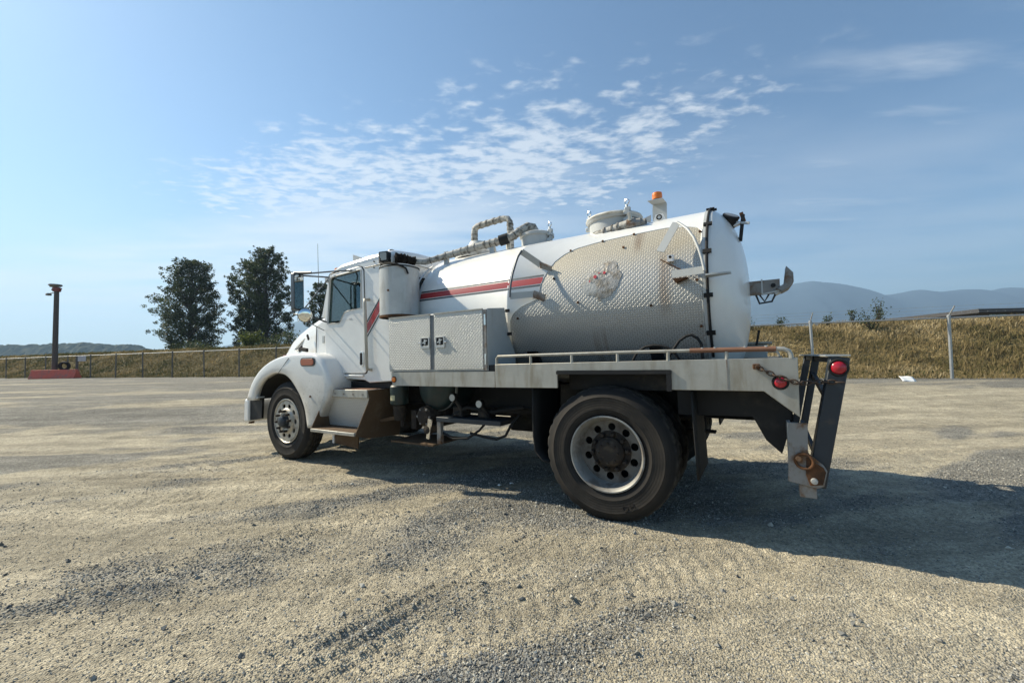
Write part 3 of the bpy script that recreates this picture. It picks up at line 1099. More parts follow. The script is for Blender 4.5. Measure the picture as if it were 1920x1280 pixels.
# ------------------------------------------------------------------ fence
def build_fence():
    root = empty('chain_link_fence', (0, 0, 0))
    tag(root, 'long chain link fence with top rail and barbed wire in front of the grass bank', 'fence')
    H = 1.83
    # post stations: about 3.5 m apart
    def pos(s):
        x, y = fence_point(s)
        return float(x), float(y), float(lot_z(y))
    first = None
    s0 = float(np.interp(-13.18, -FENCE[:, 0], FL))      # a post stands here
    stations = [s0 + 3.5 * k for k in range(-6, 33) if 0 < s0 + 3.5 * k < FL[-1]]
    rail_pts = []
    for i, s in enumerate(stations):
        x, y, z = pos(s)
        near = x > -6
        mb = MB()
        r = 0.042 if near else 0.04
        mb.tube([(0, 0, -0.1), (0, 0, H + 0.03)], r, 10)
        mb.lathe([(r + 0.006, 0), (r + 0.006, 0.05), (0.02, 0.075), (0.0, 0.08)], (0, 0, H + 0.02), 'z', 10)
        p = mb.build('post', 'fence_steel' if near else 'fence_dark', root)
        lean = RNG.normal(0, 0.012, 2)
        p.location = (x, y, z)
        p.rotation_euler = (float(lean[0]), float(lean[1]), 0)
        if near:
            nx, ny = fence_normal(s)
            arm = MB().bar((0, 0, 0), (-float(nx) * 0.27, -float(ny) * 0.27, 0.27), 0.02, 0.035)
            a = arm.build('barb_arm', 'fence_steel', p)
            a.location = (0, 0, H + 0.06)
        rail_pts.append((x, y, z + H))
    rail = MB().tube(rail_pts, 0.024, 8)
    rail.build('top_rail', 'fence_steel', root)
    # barbed wires: three strands on the sloping arms, near part only
    for k in (1, 2, 3):
        pts = []
        for s in np.arange(stations[0], stations[14], 1.75):
            x, y, z = pos(s)
            nx, ny = fence_normal(s)
            off = 0.09 * k
            sag = 0.0 if abs(((s - s0) / 3.5) % 1) < 0.05 else -0.012
            pts.append((x - float(nx) * off, y - float(ny) * off, z + H + 0.06 + off + sag))
        mb = MB().tube(pts, 0.0035, 4)
        for a, b in zip(pts[:-1], pts[1:]):
            a, b = Vector(a), Vector(b)
            for q in range(9):
                c = a.lerp(b, (q + 0.5) / 9)
                mb.bar(c + Vector((0, 0, -0.016)), c + Vector((0.008, 0.01, 0.016)), 0.003, 0.003, up=(1, 0, 0))
        mb.build('barbed_wire', 'fence_steel', root)
    # woven wire: each diagonal strand is a thin strip
    V_, T_ = [], []
    step = 0.075
    rad = 0.0016
    for sgn in (1, -1):
        for s in np.arange(stations[0], stations[-1] - H, step):
            sa, sb = (s, s + H) if sgn > 0 else (s + H, s)
            n_ = 3
            ring = []
            for q in range(n_ + 1):
                t = q / n_
                x, y, z = pos(sa + (sb - sa) * t)
                ring.append((x, y, z + 0.03 + (H - 0.03) * t))
            o = len(V_)
            tx, ty = fence_normal(s)
            for (x, y, z) in ring:
                V_ += [(x - rad * float(ty), y + rad * float(tx), z), (x + rad * float(ty), y - rad * float(tx), z)]
            for q in range(n_):
                b = o + 2 * q
                T_ += [(b, b + 1, b + 3), (b, b + 3, b + 2)]
    m = np_mesh('chain_mesh', V_, T_, 'fence_dark', parent=root)
    kind(m, 'stuff')
    return stations


STATIONS = build_fence()


# ------------------------------------------------------------------ trees and plants
def tube_np(pts, rads, n=6):
    mb = MB()
    mb.tube(pts, rads, n, caps=False)
    return mb.v, mb.f


def tree(loc, height, width, seed, label, leafy=30000, low=0.10, stems=((0.0, 1.0),), clumps=190, ragged=0.16):
    """trunk, rising limbs and leaf clumps set through an upright oval crown with an uneven outline"""
    rg = np.random.default_rng(seed)
    root = empty('cottonwood_tree', loc)
    tag(root, label, 'tree', 'tall cottonwoods beyond the bank')
    wood = MB()
    C, S = [], []
    trunks = []
    for sx, hk in stems:
        Hh = height * hk
        tr = [Vector((sx * (0.35 + 0.65 * t ** 0.7) + 0.10 * math.sin(5 * t + seed), 0.1 * math.cos(4 * t + seed), Hh * 0.96 * t)) for t in np.linspace(0, 1, 12)]
        trunks.append((tr, Hh))
        wood.tube(tr, [0.33 * (1 - t) ** 0.8 * height / 17 + 0.025 for t in np.linspace(0, 1, 12)], 8, caps=False)
    for i in range(clumps):
        tr, Hh = trunks[i % len(trunks)]
        t = low + (1.0 - low) * ((i + rg.random()) / clumps)
        az = i * 2.39996 + rg.normal(0, 0.3)
        # half width of the crown at this height: fullest a little below the middle
        u = (t - low) / (1 - low)
        prof = (0.70 + 0.30 * math.sin(min(u / 0.42, 1) * math.pi / 2)) if u < 0.42 else math.sqrt(max(0.0, 1 - ((u - 0.42) / 0.60) ** 2.2))
        lump = 1 + ragged * (math.sin(az * 2 + 9 * u + seed) * 0.6 + rg.normal(0, 0.65))
        Rr = width * 0.5 / (1 if len(trunks) == 1 else 1.35) * prof * lump
        rad = Rr * math.sqrt(rg.uniform(0.16, 1.0))
        size = (0.056 * width + 0.36) * rg.uniform(0.7, 1.25) * (0.75 + 0.25 * prof)
        rad = max(0.0, rad - size * 0.55)
        tz = t * Hh
        base_t = max(0.03, t - 0.10 - 0.35 * rad / height)
        k = min(int(base_t * 11), 10)
        p0 = tr[k].lerp(tr[k + 1], base_t * 11 - k)
        kk = min(int(t * 0.96 * 11), 10)
        ax_ = tr[kk]
        p1 = Vector((ax_.x + rad * math.cos(az), ax_.y + rad * math.sin(az), min(tz, Hh * 0.97)))
        mid = p0.lerp(p1, 0.5) + Vector((0.06 * rad * math.cos(az), 0.06 * rad * math.sin(az), -0.05 * (p1.z - p0.z)))
        if rad > 0.4:
            wood.tube([p0, mid, p1], [0.035 + 0.012 * rad, 0.03 + 0.006 * rad, 0.014], 5, caps=False)
        C.append(tuple(p1))
        S.append(size)
        # side sprays that break the outline, pointing out and up
        for _ in range(2):
            e = Vector((math.cos(az + rg.normal(0, 0.5)), math.sin(az + rg.normal(0, 0.5)), rg.uniform(0.0, 0.9))) * size * rg.uniform(0.7, 1.25)
            C.append(tuple(p1 + e))
            S.append(size * 0.42)
    wood.build('trunk', 'bark', root)
    C, S = np.array(C), np.array(S)
    wgt = S ** 2
    idx = rg.choice(len(C), leafy, p=wgt / wgt.sum())
    off = rg.normal(0, 1, (leafy, 3))
    off /= np.linalg.norm(off, axis=1)[:, None]
    off *= (rg.random(leafy) ** 0.5)[:, None] * S[idx][:, None] * np.array([1.0, 1.0, 0.85])
    c = C[idx] + off
    keep = c[:, 2] > 0.3
    c, idx = c[keep], idx[keep]
    n = len(c)
    sz = rg.uniform(0.07, 0.18, n)
    nrm = rg.normal(0, 1, (n, 3)) + np.array([0, 0, 0.4])
    nrm /= np.linalg.norm(nrm, axis=1)[:, None]
    a = np.cross(nrm, rg.normal(0, 1, (n, 3)))
    a /= np.linalg.norm(a, axis=1)[:, None]
    b = np.cross(nrm, a)
    V_ = np.stack([c - a * sz[:, None], c + b * sz[:, None] * 0.62, c + a * sz[:, None], c - b * sz[:, None] * 0.62], 1)
    tone = np.clip(0.42 + rg.normal(0, 0.2, len(C))[idx] + rg.normal(0, 0.14, n), 0, 1)
    np_mesh('crown', V_.reshape(-1, 3), np.arange(4 * n).reshape(n, 4), 'leaves', 'tone', np.repeat(tone, 4), parent=root)
    return root


tree((-58.6, 75.0, 2.3), 18.6, 10.6, 3, 'shorter full cottonwood with ragged lower boughs, beside the brown pole', leafy=44000, low=0.09, clumps=230)
tree((-48.8, 76.5, 2.2), 19.0, 7.4, 8, 'slim cottonwood whose crown merges into the taller tree beside it', leafy=22000, low=0.12, clumps=130)
tree((-44.6, 74.5, 2.2), 20.6, 8.8, 12, 'tallest cottonwood with a rounded top, nearest to the truck mirror', leafy=34000, low=0.15, clumps=180)
tree((-35.8, 77.0, 2.2), 14.4, 5.6, 21, 'smaller cottonwood half hidden behind the truck cab and mirror', leafy=14000, low=0.12, clumps=100)


def bush(loc, wx, hz_, seed, label, material='leaves', n=900, leaf=(0.05, 0.12), group=None, stems=7, name='bush', cat='bush'):
    rg = np.random.default_rng(seed)
    root = empty(name, loc)
    tag(root, label, cat, group)
    mb = MB()
    ends = []
    for i in range(stems):
        az = rg.uniform(0, 6.28)
        L = hz_ * rg.uniform(0.6, 1.0)
        out = wx * 0.5 * rg.uniform(0.15, 0.9)
        pts = [Vector((math.cos(az) * out * f ** 1.3, math.sin(az) * out * f ** 1.3, L * f)) for f in np.linspace(0, 1, 5)]
        mb.tube(pts, [0.02 * hz_ * (1 - 0.8 * f) + 0.004 for f in np.linspace(0, 1, 5)], 5, caps=False)
        ends += [(p, 0.12 * wx + 0.05 * hz_) for p in pts[1:]]
    mb.build('stem', 'bark', root)
    P = np.array([tuple(e[0]) for e in ends])
    S = np.array([e[1] for e in ends])
    idx = rg.integers(0, len(P), n)
    c = P[idx] + rg.normal(0, 0.62, (n, 3)) * S[idx][:, None]
    sz = rg.uniform(*leaf, n)
    nrm = rg.normal(0, 1, (n, 3))
    nrm /= np.linalg.norm(nrm, axis=1)[:, None]
    a = np.cross(nrm, rg.normal(0, 1, (n, 3)))
    a /= np.linalg.norm(a, axis=1)[:, None]
    b = np.cross(nrm, a)
    V_ = np.stack([c - a * sz[:, None], c + b * sz[:, None] * 0.55, c + a * sz[:, None], c - b * sz[:, None] * 0.55], 1)
    np_mesh('foliage', V_.reshape(-1, 3), np.arange(4 * n).reshape(n, 4), material, 'tone', np.repeat(np.clip(rg.normal(0.5, 0.22, n), 0, 1), 4), parent=root)
    return root


def on_bank(x, dd):
    """a point dd behind the fence at fence x"""
    s = float(np.interp(-x, -FENCE[:, 0], FL))
    return [float(q) for q in bank_xyz(np.array([s]), np.array([dd]))], s


def bank_bush(x, dd, **kw):
    (p, s) = on_bank(x, dd)
    return bush((float(p[0]), float(p[1]), float(p[2]) - 0.05), **kw)


bank_bush(-28.0, 8.2, wx=2.2, hz_=1.6, seed=31, label='bright green sapling at the foot of the slim cottonwood', material='leaves_bright', n=1100, leaf=(0.06, 0.14))
bush((-33.4, 62.0, 2.3), 5.0, 4.0, 33, 'dark bush on the bank just ahead of the truck hood', n=1300, leaf=(0.09, 0.2))
bush((-39.0, 66.0, 2.3), 5.0, 3.0, 34, 'low dark bush between the tallest cottonwood and the truck hood', n=1200, leaf=(0.09, 0.2))
bush((-47.8, 62.0, 2.3), 5.5, 2.9, 35, 'low dark scrub under the two merged cottonwoods', n=1200, leaf=(0.09, 0.2))
gw = 'weedy shrubs on the crest of the bank'
for i, (x, dd, wx, h, lab) in enumerate([
        (14.0, 5.9, 0.5, 1.05, 'tallest leafy weed standing above the right part of the fence'),
        (13.1, 5.9, 0.4, 0.75, 'second tallest weed on the bank crest, just beside the tallest one'),
        (12.2, 5.9, 0.5, 0.55, 'short leafy weed over the right hand fence post'),
        (10.4, 5.8, 0.6, 0.55, 'low bushy weed midway between the two right fence posts')]):
    bank_bush(x, dd, wx=wx, hz_=h, seed=50 + i, label=lab, n=260, leaf=(0.02, 0.055), group=gw, stems=5, name='weed_shrub', cat='weed')
for i, (x, dd, wx, h, lab) in enumerate([
        (13.2, 4.6, 1.5, 0.75, 'dark green bramble clump below the crest behind the right fence post'),
        (8.6, 5.4, 1.3, 0.5, 'green bramble clump near the bank crest behind the rear bumper gate')]):
    bank_bush(x, dd, wx=wx, hz_=h, seed=60 + i, label=lab, n=520, leaf=(0.02, 0.05), stems=9, name='bramble', cat='bramble')


def weeds():
    """broad-leaved weeds and thistle heads along the foot of the fence and over the slope"""
    n = 26000
    s = np.interp(RNG.random(n), np.linspace(0, 1, 2000), np.interp(np.linspace(0, 1, 2000), np.linspace(0, 1, 500), np.linspace(6, FL[-1] - 40, 500)))
    dd = np.where(RNG.random(n) < 0.55, RNG.uniform(-0.45, 0.8, n), RNG.uniform(0.3, 5.8, n))
    x, y, z = bank_xyz(s, np.maximum(dd, 0.05))
    cl = fbm(s * 0.9 + 60, dd * 1.5 + 9, 3, 0.6)
    k = cl > 0.47
    x, y, z, dd, s = x[k], y[k], z[k], dd[k], s[k]
    n = len(x)
    c = np.stack([x + RNG.normal(0, 0.08, n), y + RNG.normal(0, 0.08, n), z + RNG.uniform(0.02, 0.24, n)], 1)
    sz = RNG.uniform(0.015, 0.05, n)
    nrm = RNG.normal(0, 1, (n, 3)) + np.array([0, 0, 1.0])
    nrm /= np.linalg.norm(nrm, axis=1)[:, None]
    a = np.cross(nrm, RNG.normal(0, 1, (n, 3)))
    a /= np.linalg.norm(a, axis=1)[:, None]
    b = np.cross(nrm, a)
    V_ = np.stack([c - a * sz[:, None], c + b * sz[:, None] * 0.5, c + a * sz[:, None], c - b * sz[:, None] * 0.5], 1)
    tone = np.where(RNG.random(n) > 0.96, 1.0, RNG.uniform(0.0, 0.3, n))
    o = np_mesh('weeds', V_.reshape(-1, 3), np.arange(4 * n).reshape(n, 4), 'grass', 'tone', np.repeat(tone, 4))
    kind(o, 'stuff')
    o['label'] = 'green weeds along the foot of the fence'


weeds()

# ------------------------------------------------------------------ things beside the fence on the left
bz0 = float(lot_z(34.0))
b = MB()
prof = [(-0.30, 0.0), (-0.30, 0.10), (-0.20, 0.28), (-0.10, 0.72), (0.10, 0.72), (0.20, 0.28), (0.30, 0.10), (0.30, 0.0)]
b.prism(prof, (), 'x', -2.0, 2.0)
bar_ = b.build('concrete_barrier', 'barrier_red', None, bevel=0.02)
bar_.location = (-37.75, 34.0, bz0)
bar_.rotation_euler = (0, 0, R(-3))
tag(bar_, 'faded red concrete barrier at the foot of the brown pole', 'barrier')

pole = empty('camera_pole', (-38.45, 34.6, bz0))
tag(pole, 'tall brown steel pole with cameras on top behind the red barrier', 'pole')
MB().tube([(0, 0, -0.2), (0, 0, 3.5), (0, 0, 7.5)], [0.19, 0.175, 0.155], 16).build('post', 'pole_brown', pole)
MB().lathe([(0.0, 0), (0.24, 0.0), (0.27, 0.08), (0.27, 0.30), (0.22, 0.36), (0, 0.36)], (0, 0, 7.32), 'z', 16).build('collar', 'pole_red', pole)
h = MB().lathe([(0.0, -0.06), (0.34, -0.05), (0.44, 0.02), (0.40, 0.10), (0.0, 0.13)], (-0.12, 0, 7.83), 'z', 20)
h.box(-0.5, 0.25, -0.12, 0.12, 7.72, 7.79)
h.build('lamp_head', 'camera_grey', pole)
c = MB().tube([(-0.62, 0, 7.16), (-0.42, 0, 7.2), (-0.1, 0, 7.25)], [0.05, 0.045, 0.03], 8).lathe([(0, -0.1), (0.16, -0.09), (0.2, 0), (0.13, 0.1), (0, 0.12)], (-0.68, 0, 7.1), 'z', 14)
c.build('camera', 'camera_grey', pole)
MB().bar((0.1, 0, 7.55), (0.42, 0, 7.55), 0.07, 0.09).build('bracket', 'pole_red', pole)
MB().bar((-0.1, 0, 7.55), (-0.42, 0, 7.5), 0.08, 0.12).build('bracket', 'pole_red', pole)

sp = empty('sign_post', (-37.0, 35.0, float(lot_z(35.0))))
tag(sp, 'thin dark post carrying a small blank grey board beside the brown pole', 'sign')
MB().bar((0, 0, -0.1), (0, 0, 1.86), 0.13, 0.13, up=(0, 1, 0)).build('post', 'fence_dark', sp)
MB().prism(rrect(0.10, 0.78, 1.38, 1.84, 0.03), (), 'y', -0.05, -0.02).build('board', 'sign_grey', sp)
tl = MB().lathe([(0.20, -0.09), (0.30, -0.11), (0.38, -0.09), (0.40, 0), (0.38, 0.09), (0.30, 0.11), (0.20, 0.09), (0.20, -0.09)], (0, 0, 0), 'y', 24)
tyo = tl.build('spare_tyre', 'rubber')
tyo.location = (-37.80, 34.75, bz0 + 1.02)
tyo.rotation_euler = (R(8), 0, R(20))
tag(tyo, 'black tyre hung on the thin post behind the red barrier', 'tyre')
MB().tube([(-37.80, 34.90, bz0 + 1.38), (-37.05, 34.97, bz0 + 1.40)], 0.02, 6).build('hook', 'fence_dark', tyo).matrix_parent_inverse = Matrix.Translation((-37.80, 34.75, bz0 + 1.02)).inverted()

# white roofs over the bank, the dark shed on the right
for i, (x, y, wd, lab) in enumerate([(-83.3, 76.0, 1.6, 'first small white canopy roof far over the bank beside the pole'), (-80.4, 76.5, 2.6, 'wider white canopy roof far over the bank, right of the smaller one')]):
    r = empty('canopy', (x, y, 2.0))
    tag(r, lab, 'canopy', 'white canopies beyond the bank')
    MB().prism([(-wd / 2, 1.95), (0, 2.22), (wd / 2, 1.95), (wd / 2, 1.88), (-wd / 2, 1.88)], (), 'y', -1, 1).build('roof', 'roof_white', r)
    for px_ in (-wd / 2 + 0.08, wd / 2 - 0.08):
        MB().box(px_ - 0.03, px_ + 0.03, -0.9, -0.84, -1.5, 1.9).build('leg', 'fence_steel', r)
sh = empty('shed', (38.2, 31.0, 1.9))
tag(sh, 'low dark building whose flat roof shows over the bank at far right', 'building')
MB().box(-3.0, 9.0, 0, 7, -2, 2.08).build('wall', 'shed_dark', sh)
MB().box(-3.25, 9.2, -0.3, 7.3, 2.085, 2.38).build('roof', 'shed_dark', sh)
for k in range(4):
    MB().box(-2.2 + 2.4 * k, -0.9 + 2.4 * k, -0.05, -0.004, 1.2, 1.95).build('window', 'dark_glass', sh)

pz = float(ground_height(np.array([11.7]), np.array([11.75]))[0])
pp = MB()
rows = []
for i in range(6):
    rows.append([(-0.17 + 0.34 * j / 6, -0.11 + 0.22 * i / 5, 0.012 + 0.012 * math.sin(1.1 * j + 0.7 * i) + 0.02 * (i / 5)) for j in range(7)])
pp.grid(rows)
po = pp.build('paper_sheet', 'paper', None, solid=0.004)
po.location = (11.35, 11.9, float(ground_height(np.array([11.35]), np.array([11.9]))[0]) + 0.05)
po.rotation_euler = (R(35), R(4), R(-12))
tag(po, 'crumpled white sheet of paper lying at the foot of the fence', 'litter')

# ------------------------------------------------------------------ the vacuum truck
# truck axes: x towards the rear, y away from the near side, z up; the near rear wheel stands at the origin
TH = 0.5461
truck = empty('vacuum_truck', (0.7047, 3.2401, 0.0), -TH)
tag(truck, 'white vacuum tank truck with diamond plate side, tool box and folded rear gate', 'truck')
CY = 1.22                       # centre line
WB = 4.483
HUB = 0.515


def mirror_y(pts):
    return [(p[0], 2 * CY - p[1], p[2]) for p in pts]


# ---- wheels
def tyre_mesh(width, y0, seed=0):
    """tyre of radius .527 from y0 to y0+width, tread grooves and shoulder notches"""
    n = 120
    w_ = width
    prof = [(0.290, 0.050), (0.300, 0.030), (0.318, 0.022), (0.345, 0.010), (0.352, 0.0065), (0.356, 0.0085), (0.400, 0.0), (0.440, 0.004), (0.446, 0.0015), (0.452, 0.0065), (0.470, 0.014), (0.497, 0.030), (0.512, 0.040), (0.522, 0.052)]
    tread = [(0.527, 0.062), (0.527, 0.092), (0.514, 0.096), (0.514, 0.106), (0.528, 0.110), (0.528, 0.5 * w_ - 0.010), (0.515, 0.5 * w_ - 0.006), (0.515, 0.5 * w_ + 0.006)]
    half = prof + tread
    full = half + [(r, w_ - h_) for r, h_ in reversed(half[:-2])]
    k = len(full)
    sh = {12, 13, 14, 15, k - 13, k - 14, k - 15, k - 16}

    def mod(i, j):
        if i in sh:
            return -0.009 if j % 4 == 0 else 0.0
        return 0.0
    return MB().lathe(full, (0, y0, 0), 'y', n, mod)


def nuts(mb, r, y0, y1, n, rad, ph=0.0):
    for i in range(n):
        a = 2 * math.pi * i / n + ph
        mb.lathe([(0, y0), (rad * 0.75, y0), (rad, y0 + 0.25 * (y1 - y0)), (rad, y1)], (r * math.cos(a), 0, r * math.sin(a)), 'y', 6)
    return mb


def outer_rear_wheel(loc, flip=False):
    rim = MB().lathe([(0.262, 0.115), (0.270, 0.085), (0.272, 0.05), (0.286, 0.038), (0.296, 0.026), (0.300, 0.020), (0.298, 0.014), (0.288, 0.013), (0.278, 0.030), (0.268, 0.050), (0.262, 0.085), (0.254, 0.125), (0.248, 0.160)], (0, 0, 0), 'y', 64)
    wheel = rim.build('wheel', 'rim_alloy', truck, smooth=50)
    wheel['label'] = 'rear dual wheel with deep dished rim'
    tyre_mesh(0.285, 0.0).build('tyre', 'tyre', wheel, smooth=40)
    tyre_mesh(0.285, 0.325).build('tyre', 'tyre', wheel, smooth=40)
    holes = [circle(0.197 * math.cos(2 * math.pi * i / 10 + 0.25), 0.197 * math.sin(2 * math.pi * i / 10 + 0.25), 0.031, 14) for i in range(10)]
    MB().prism(circle(0, 0, 0.252, 56), holes, 'y', 0.142, 0.156).build('wheel_disc', 'rim_dusty', wheel, smooth=30)
    hb = MB().lathe([(0, 0.058), (0.060, 0.058), (0.092, 0.062), (0.100, 0.070), (0.104, 0.084), (0.116, 0.095), (0.120, 0.13), (0.160, 0.136), (0.166, 0.142)], (0, 0, 0), 'y', 40)
    hb.build('hub', 'hub_dirty', wheel, smooth=40)
    nt_ = nuts(MB(), 0.142, 0.085, 0.140, 10, 0.019, 0.1)
    kind(nt_.build('wheel_nuts', 'hub_dirty', wheel, smooth=30), 'stuff')
    nuts(MB(), 0.080, 0.048, 0.066, 8, 0.010).build('hub_bolts', 'hub_dirty', wheel, smooth=30)['kind'] = 'stuff'
    MB().lathe([(0.245, 0.20), (0.245, 0.55)], (0, 0, 0), 'y', 32).lathe([(0, 0.30), (0.2, 0.3), (0.24, 0.22)], (0, 0, 0), 'y', 32).build('brake_drum', 'black_paint', wheel)
    wheel.location = loc
    if flip:
        wheel.rotation_euler = (0, 0, math.pi)
    return wheel


outer_rear_wheel((0, 0, HUB))
far = outer_rear_wheel((0, 2.44, HUB), True)
far['label'] = 'far side rear dual wheel'


def front_wheel(loc, flip=False):
    rim = MB().lathe([(0.262, 0.20), (0.272, 0.09), (0.276, 0.05), (0.290, 0.036), (0.299, 0.024), (0.300, 0.016), (0.290, 0.012), (0.280, 0.026), (0.272, 0.036), (0.262, 0.040)], (0, 0, 0), 'y', 64)
    wheel = rim.build('wheel', 'rim_polished', truck, smooth=50)
    wheel['label'] = 'front wheel with pale bulging rim'
    tyre_mesh(0.285, 0.0).build('tyre', 'tyre', wheel, smooth=40)
    holes = [circle(0.205 * math.cos(2 * math.pi * i / 10), 0.205 * math.sin(2 * math.pi * i / 10), 0.036, 14, 0.027, 2 * math.pi * i / 10 + math.pi / 2) for i in range(10)]
    md = MB().prism(circle(0, 0, 0.270, 56), holes, 'y', 0.022, 0.036)
    md.build('wheel_disc', 'rim_polished', wheel, smooth=30)
    MB().lathe([(0.172, 0.026), (0.160, 0.002), (0.140, -0.004), (0.118, -0.004), (0.1, 0.0)], (0, 0, 0), 'y', 40).build('hub_flange', 'rim_polished', wheel, smooth=50)
    MB().lathe([(0, -0.075), (0.052, -0.073), (0.072, -0.06), (0.078, -0.03), (0.084, 0.0), (0.112, 0.002)], (0, 0, 0), 'y', 32).build('hub', 'blue_black', wheel, smooth=40)
    kind(nuts(MB(), 0.140, -0.058, -0.008, 10, 0.017, 0.1).build('wheel_nuts', 'hub_dirty', wheel, smooth=30), 'stuff')
    MB().lathe([(0.25, 0.06), (0.25, 0.24)], (0, 0, 0), 'y', 32).lathe([(0, 0.2), (0.24, 0.2)], (0, 0, 0), 'y', 32).build('brake_drum', 'black_paint', wheel)
    wheel.location = loc
    if flip:
        wheel.rotation_euler = (0, 0, math.pi)
    return wheel


front_wheel((-WB, 0.055, HUB))
fw = front_wheel((-WB, 2.385, HUB), True)
fw['label'] = 'far side front wheel'

# raised lettering on the near rear tyre
for ch, a in (('H', -62), ('O', -70)):
    cu = bpy.data.curves.new('letter', 'FONT')
    cu.body = ch
    cu.size = 0.062
    cu.extrude = 0.0015
    cu.align_x = 'CENTER'
    cu.align_y = 'CENTER'
    tmp = bpy.data.objects.new('letter_tmp', cu)
    COL.objects.link(tmp)
    bpy.context.view_layer.update()
    me = bpy.data.meshes.new_from_object(tmp.evaluated_get(bpy.context.evaluated_depsgraph_get()))
    bpy.data.objects.remove(tmp)
    me.materials.clear()
    me.materials.append(MATS['hub_dirty'])
    lo_ = bpy.data.objects.new('tyre_lettering', me)
    COL.objects.link(lo_)
    lo_.parent = truck
    rr = 0.415
    lo_.location = (rr * math.cos(R(a)), -0.0012, HUB + rr * math.sin(R(a)))
    lo_.rotation_euler = (math.pi / 2, -R(a) - math.pi / 2 + math.pi * 0, 0)

# ---- chassis
for y in (0.79, 1.65):
    mb = MB()
    mb.box(-5.45, 1.10, y - 0.004, y + 0.004, 0.74, 1.00).box(-5.45, 1.10, y - 0.04, y + 0.04, 0.735, 0.745).box(-5.45, 1.10, y - 0.04, y + 0.04, 0.995, 1.005)
    mb.build('frame_rail', 'black_paint', truck)
for x in (-5.2, -3.4, -1.6, -0.5, 0.5, 1.05):
    MB().box(x - 0.04, x + 0.04, 0.8, 1.64, 0.78, 0.96).build('cross_member', 'black_paint', truck)
MB().lathe([(0.10, 0.6), (0.10, 0.95), (0.19, 1.08), (0.22, 1.22), (0.19, 1.36), (0.10, 1.49), (0.10, 1.84)], (0, 0, HUB), 'y', 20).build('rear_axle', 'hub_dirty', truck)
MB().tube([(-WB, 0.3, HUB), (-WB, 0.6, HUB - 0.08), (-WB, 1.84, HUB - 0.08), (-WB, 2.14, HUB)], 0.055, 10).build('front_axle', 'hub_dirty', truck)
MB().tube([(-3.3, CY, 0.80), (-1.6, CY, 0.70), (-0.15, CY, 0.58)], 0.055, 12).build('drive_shaft', 'hub_dirty', truck)
for y in (0.70, 1.74):
    mb = MB()
    for k, L in enumerate((0.72, 0.6, 0.48, 0.36)):
        mb.box(-L, L, y - 0.045, y + 0.045, 0.64 - 0.018 * k - 0.017, 0.64 - 0.018 * k)
    mb.build('leaf_spring', 'hub_dirty', truck)
MB().lathe([(0, -3.25), (0.28, -3.24), (0.31, -3.2), (0.31, -1.9), (0.28, -1.86), (0, -1.85)], (0, 1.98, 0.78), 'x', 28).build('fuel_tank', 'black_paint', truck)
MB().box(-3.35, -2.5, 0.95, 1.5, 0.42, 1.0).build('gearbox', 'black_paint', truck, bevel=0.06)
MB().box(-5.2, -3.9, 0.85, 1.6, 0.45, 1.2).build('engine', 'black_paint', truck, bevel=0.08)
MB().box(-1.95, -1.02, 1.75, 2.3, 0.30, 1.0).build('far_side_box', 'black_paint', truck, bevel=0.02)
MB().box(-1.75, -0.62, 0.92, 1.52, 0.62, 0.74).build('muffler', 'black_paint', truck, bevel=0.04)

# ---- bed
deck = MB().box(-2.35, 1.255, 0.022, 2.418, 1.150, 1.226)
deck.build('bed_floor', 'black_paint', truck)
sk = [(-1.013, 1.022), (-0.392, 1.026), (-0.392, 1.168), (0.508, 1.168), (0.508, 1.026), (1.076, 1.026), (1.262, 0.868), (1.266, 1.242), (-1.013, 1.232)]
MB().prism(sk, (), 'y', 0.0, 0.020).build('side_skirt', 'aluminium', truck, bevel=0.004)
MB().prism([(-2.356, 1.022), (-1.019, 1.022), (-1.019, 1.167), (-2.356, 1.167)], (), 'y', 0.004, 0.022).build('side_skirt', 'aluminium', truck, bevel=0.004)
MB().prism([(0.867, 1.030), (0.873, 1.030), (0.873, 1.236), (0.867, 1.236)], (), 'y', -0.0015, 0.002).build('skirt_seam', 'rusty_grey', truck)
sk2 = [(-2.356, 1.022), (-0.392, 1.026), (-0.392, 1.168), (0.508, 1.168), (0.508, 1.026), (1.076, 1.026), (1.262, 0.868), (1.266, 1.242), (-2.356, 1.232)]
MB().prism(sk2, (), 'y', 2.42, 2.44).build('side_skirt', 'aluminium', truck, bevel=0.004)
tr = MB().box(-0.396, 0.514, -0.012, 0.03, 1.140, 1.1655).box(0.478, 0.512, -0.012, 0.03, 1.016, 1.139)
tr.build('arch_trim', 'black_paint', truck)
MB().box(-0.392, 0.478, 0.25, 0.26, 1.0, 1.148).build('arch_liner', 'black_paint', truck)
# hand rail on the bed edge
for yy, rusty in ((0.012, True), (2.428, False)):
    rail = [(-1.000, yy, 1.236), (-1.000, yy, 1.284), (-0.985, yy, 1.303), (-0.6, yy, 1.305), (0.2, yy, 1.306), (0.640, yy, 1.304)]
    MB().tube(rail, 0.0125, 8).build('bed_rail', 'aluminium', truck)
    MB().tube([(0.640, yy, 1.304), (1.155, yy, 1.300)], 0.0165 if rusty else 0.0125, 8).build('rail_sleeve', 'brown_rail' if rusty else 'aluminium', truck)
    MB().tube([(1.155, yy, 1.300), (1.195, yy, 1.297), (1.222, yy, 1.283), (1.232, yy, 1.258), (1.232, yy, 1.236)], 0.0145, 8).build('rail_end', 'aluminium', truck)
    for x in (-0.646, -0.262, 0.119, 0.491, 0.869):
        MB().tube([(x, yy, 1.230), (x, yy, 1.298)], 0.0125, 8).build('rail_post', 'aluminium', truck)
    for x in (0.72, 0.80, 0.98, 1.10):
        if rusty:
            MB().tube([(x, yy, 1.314), (x, yy, 1.323)], 0.009, 6).build('rail_bolt', 'galvanized', truck)

# ---- tank
TZ, TR = 1.81, 0.81


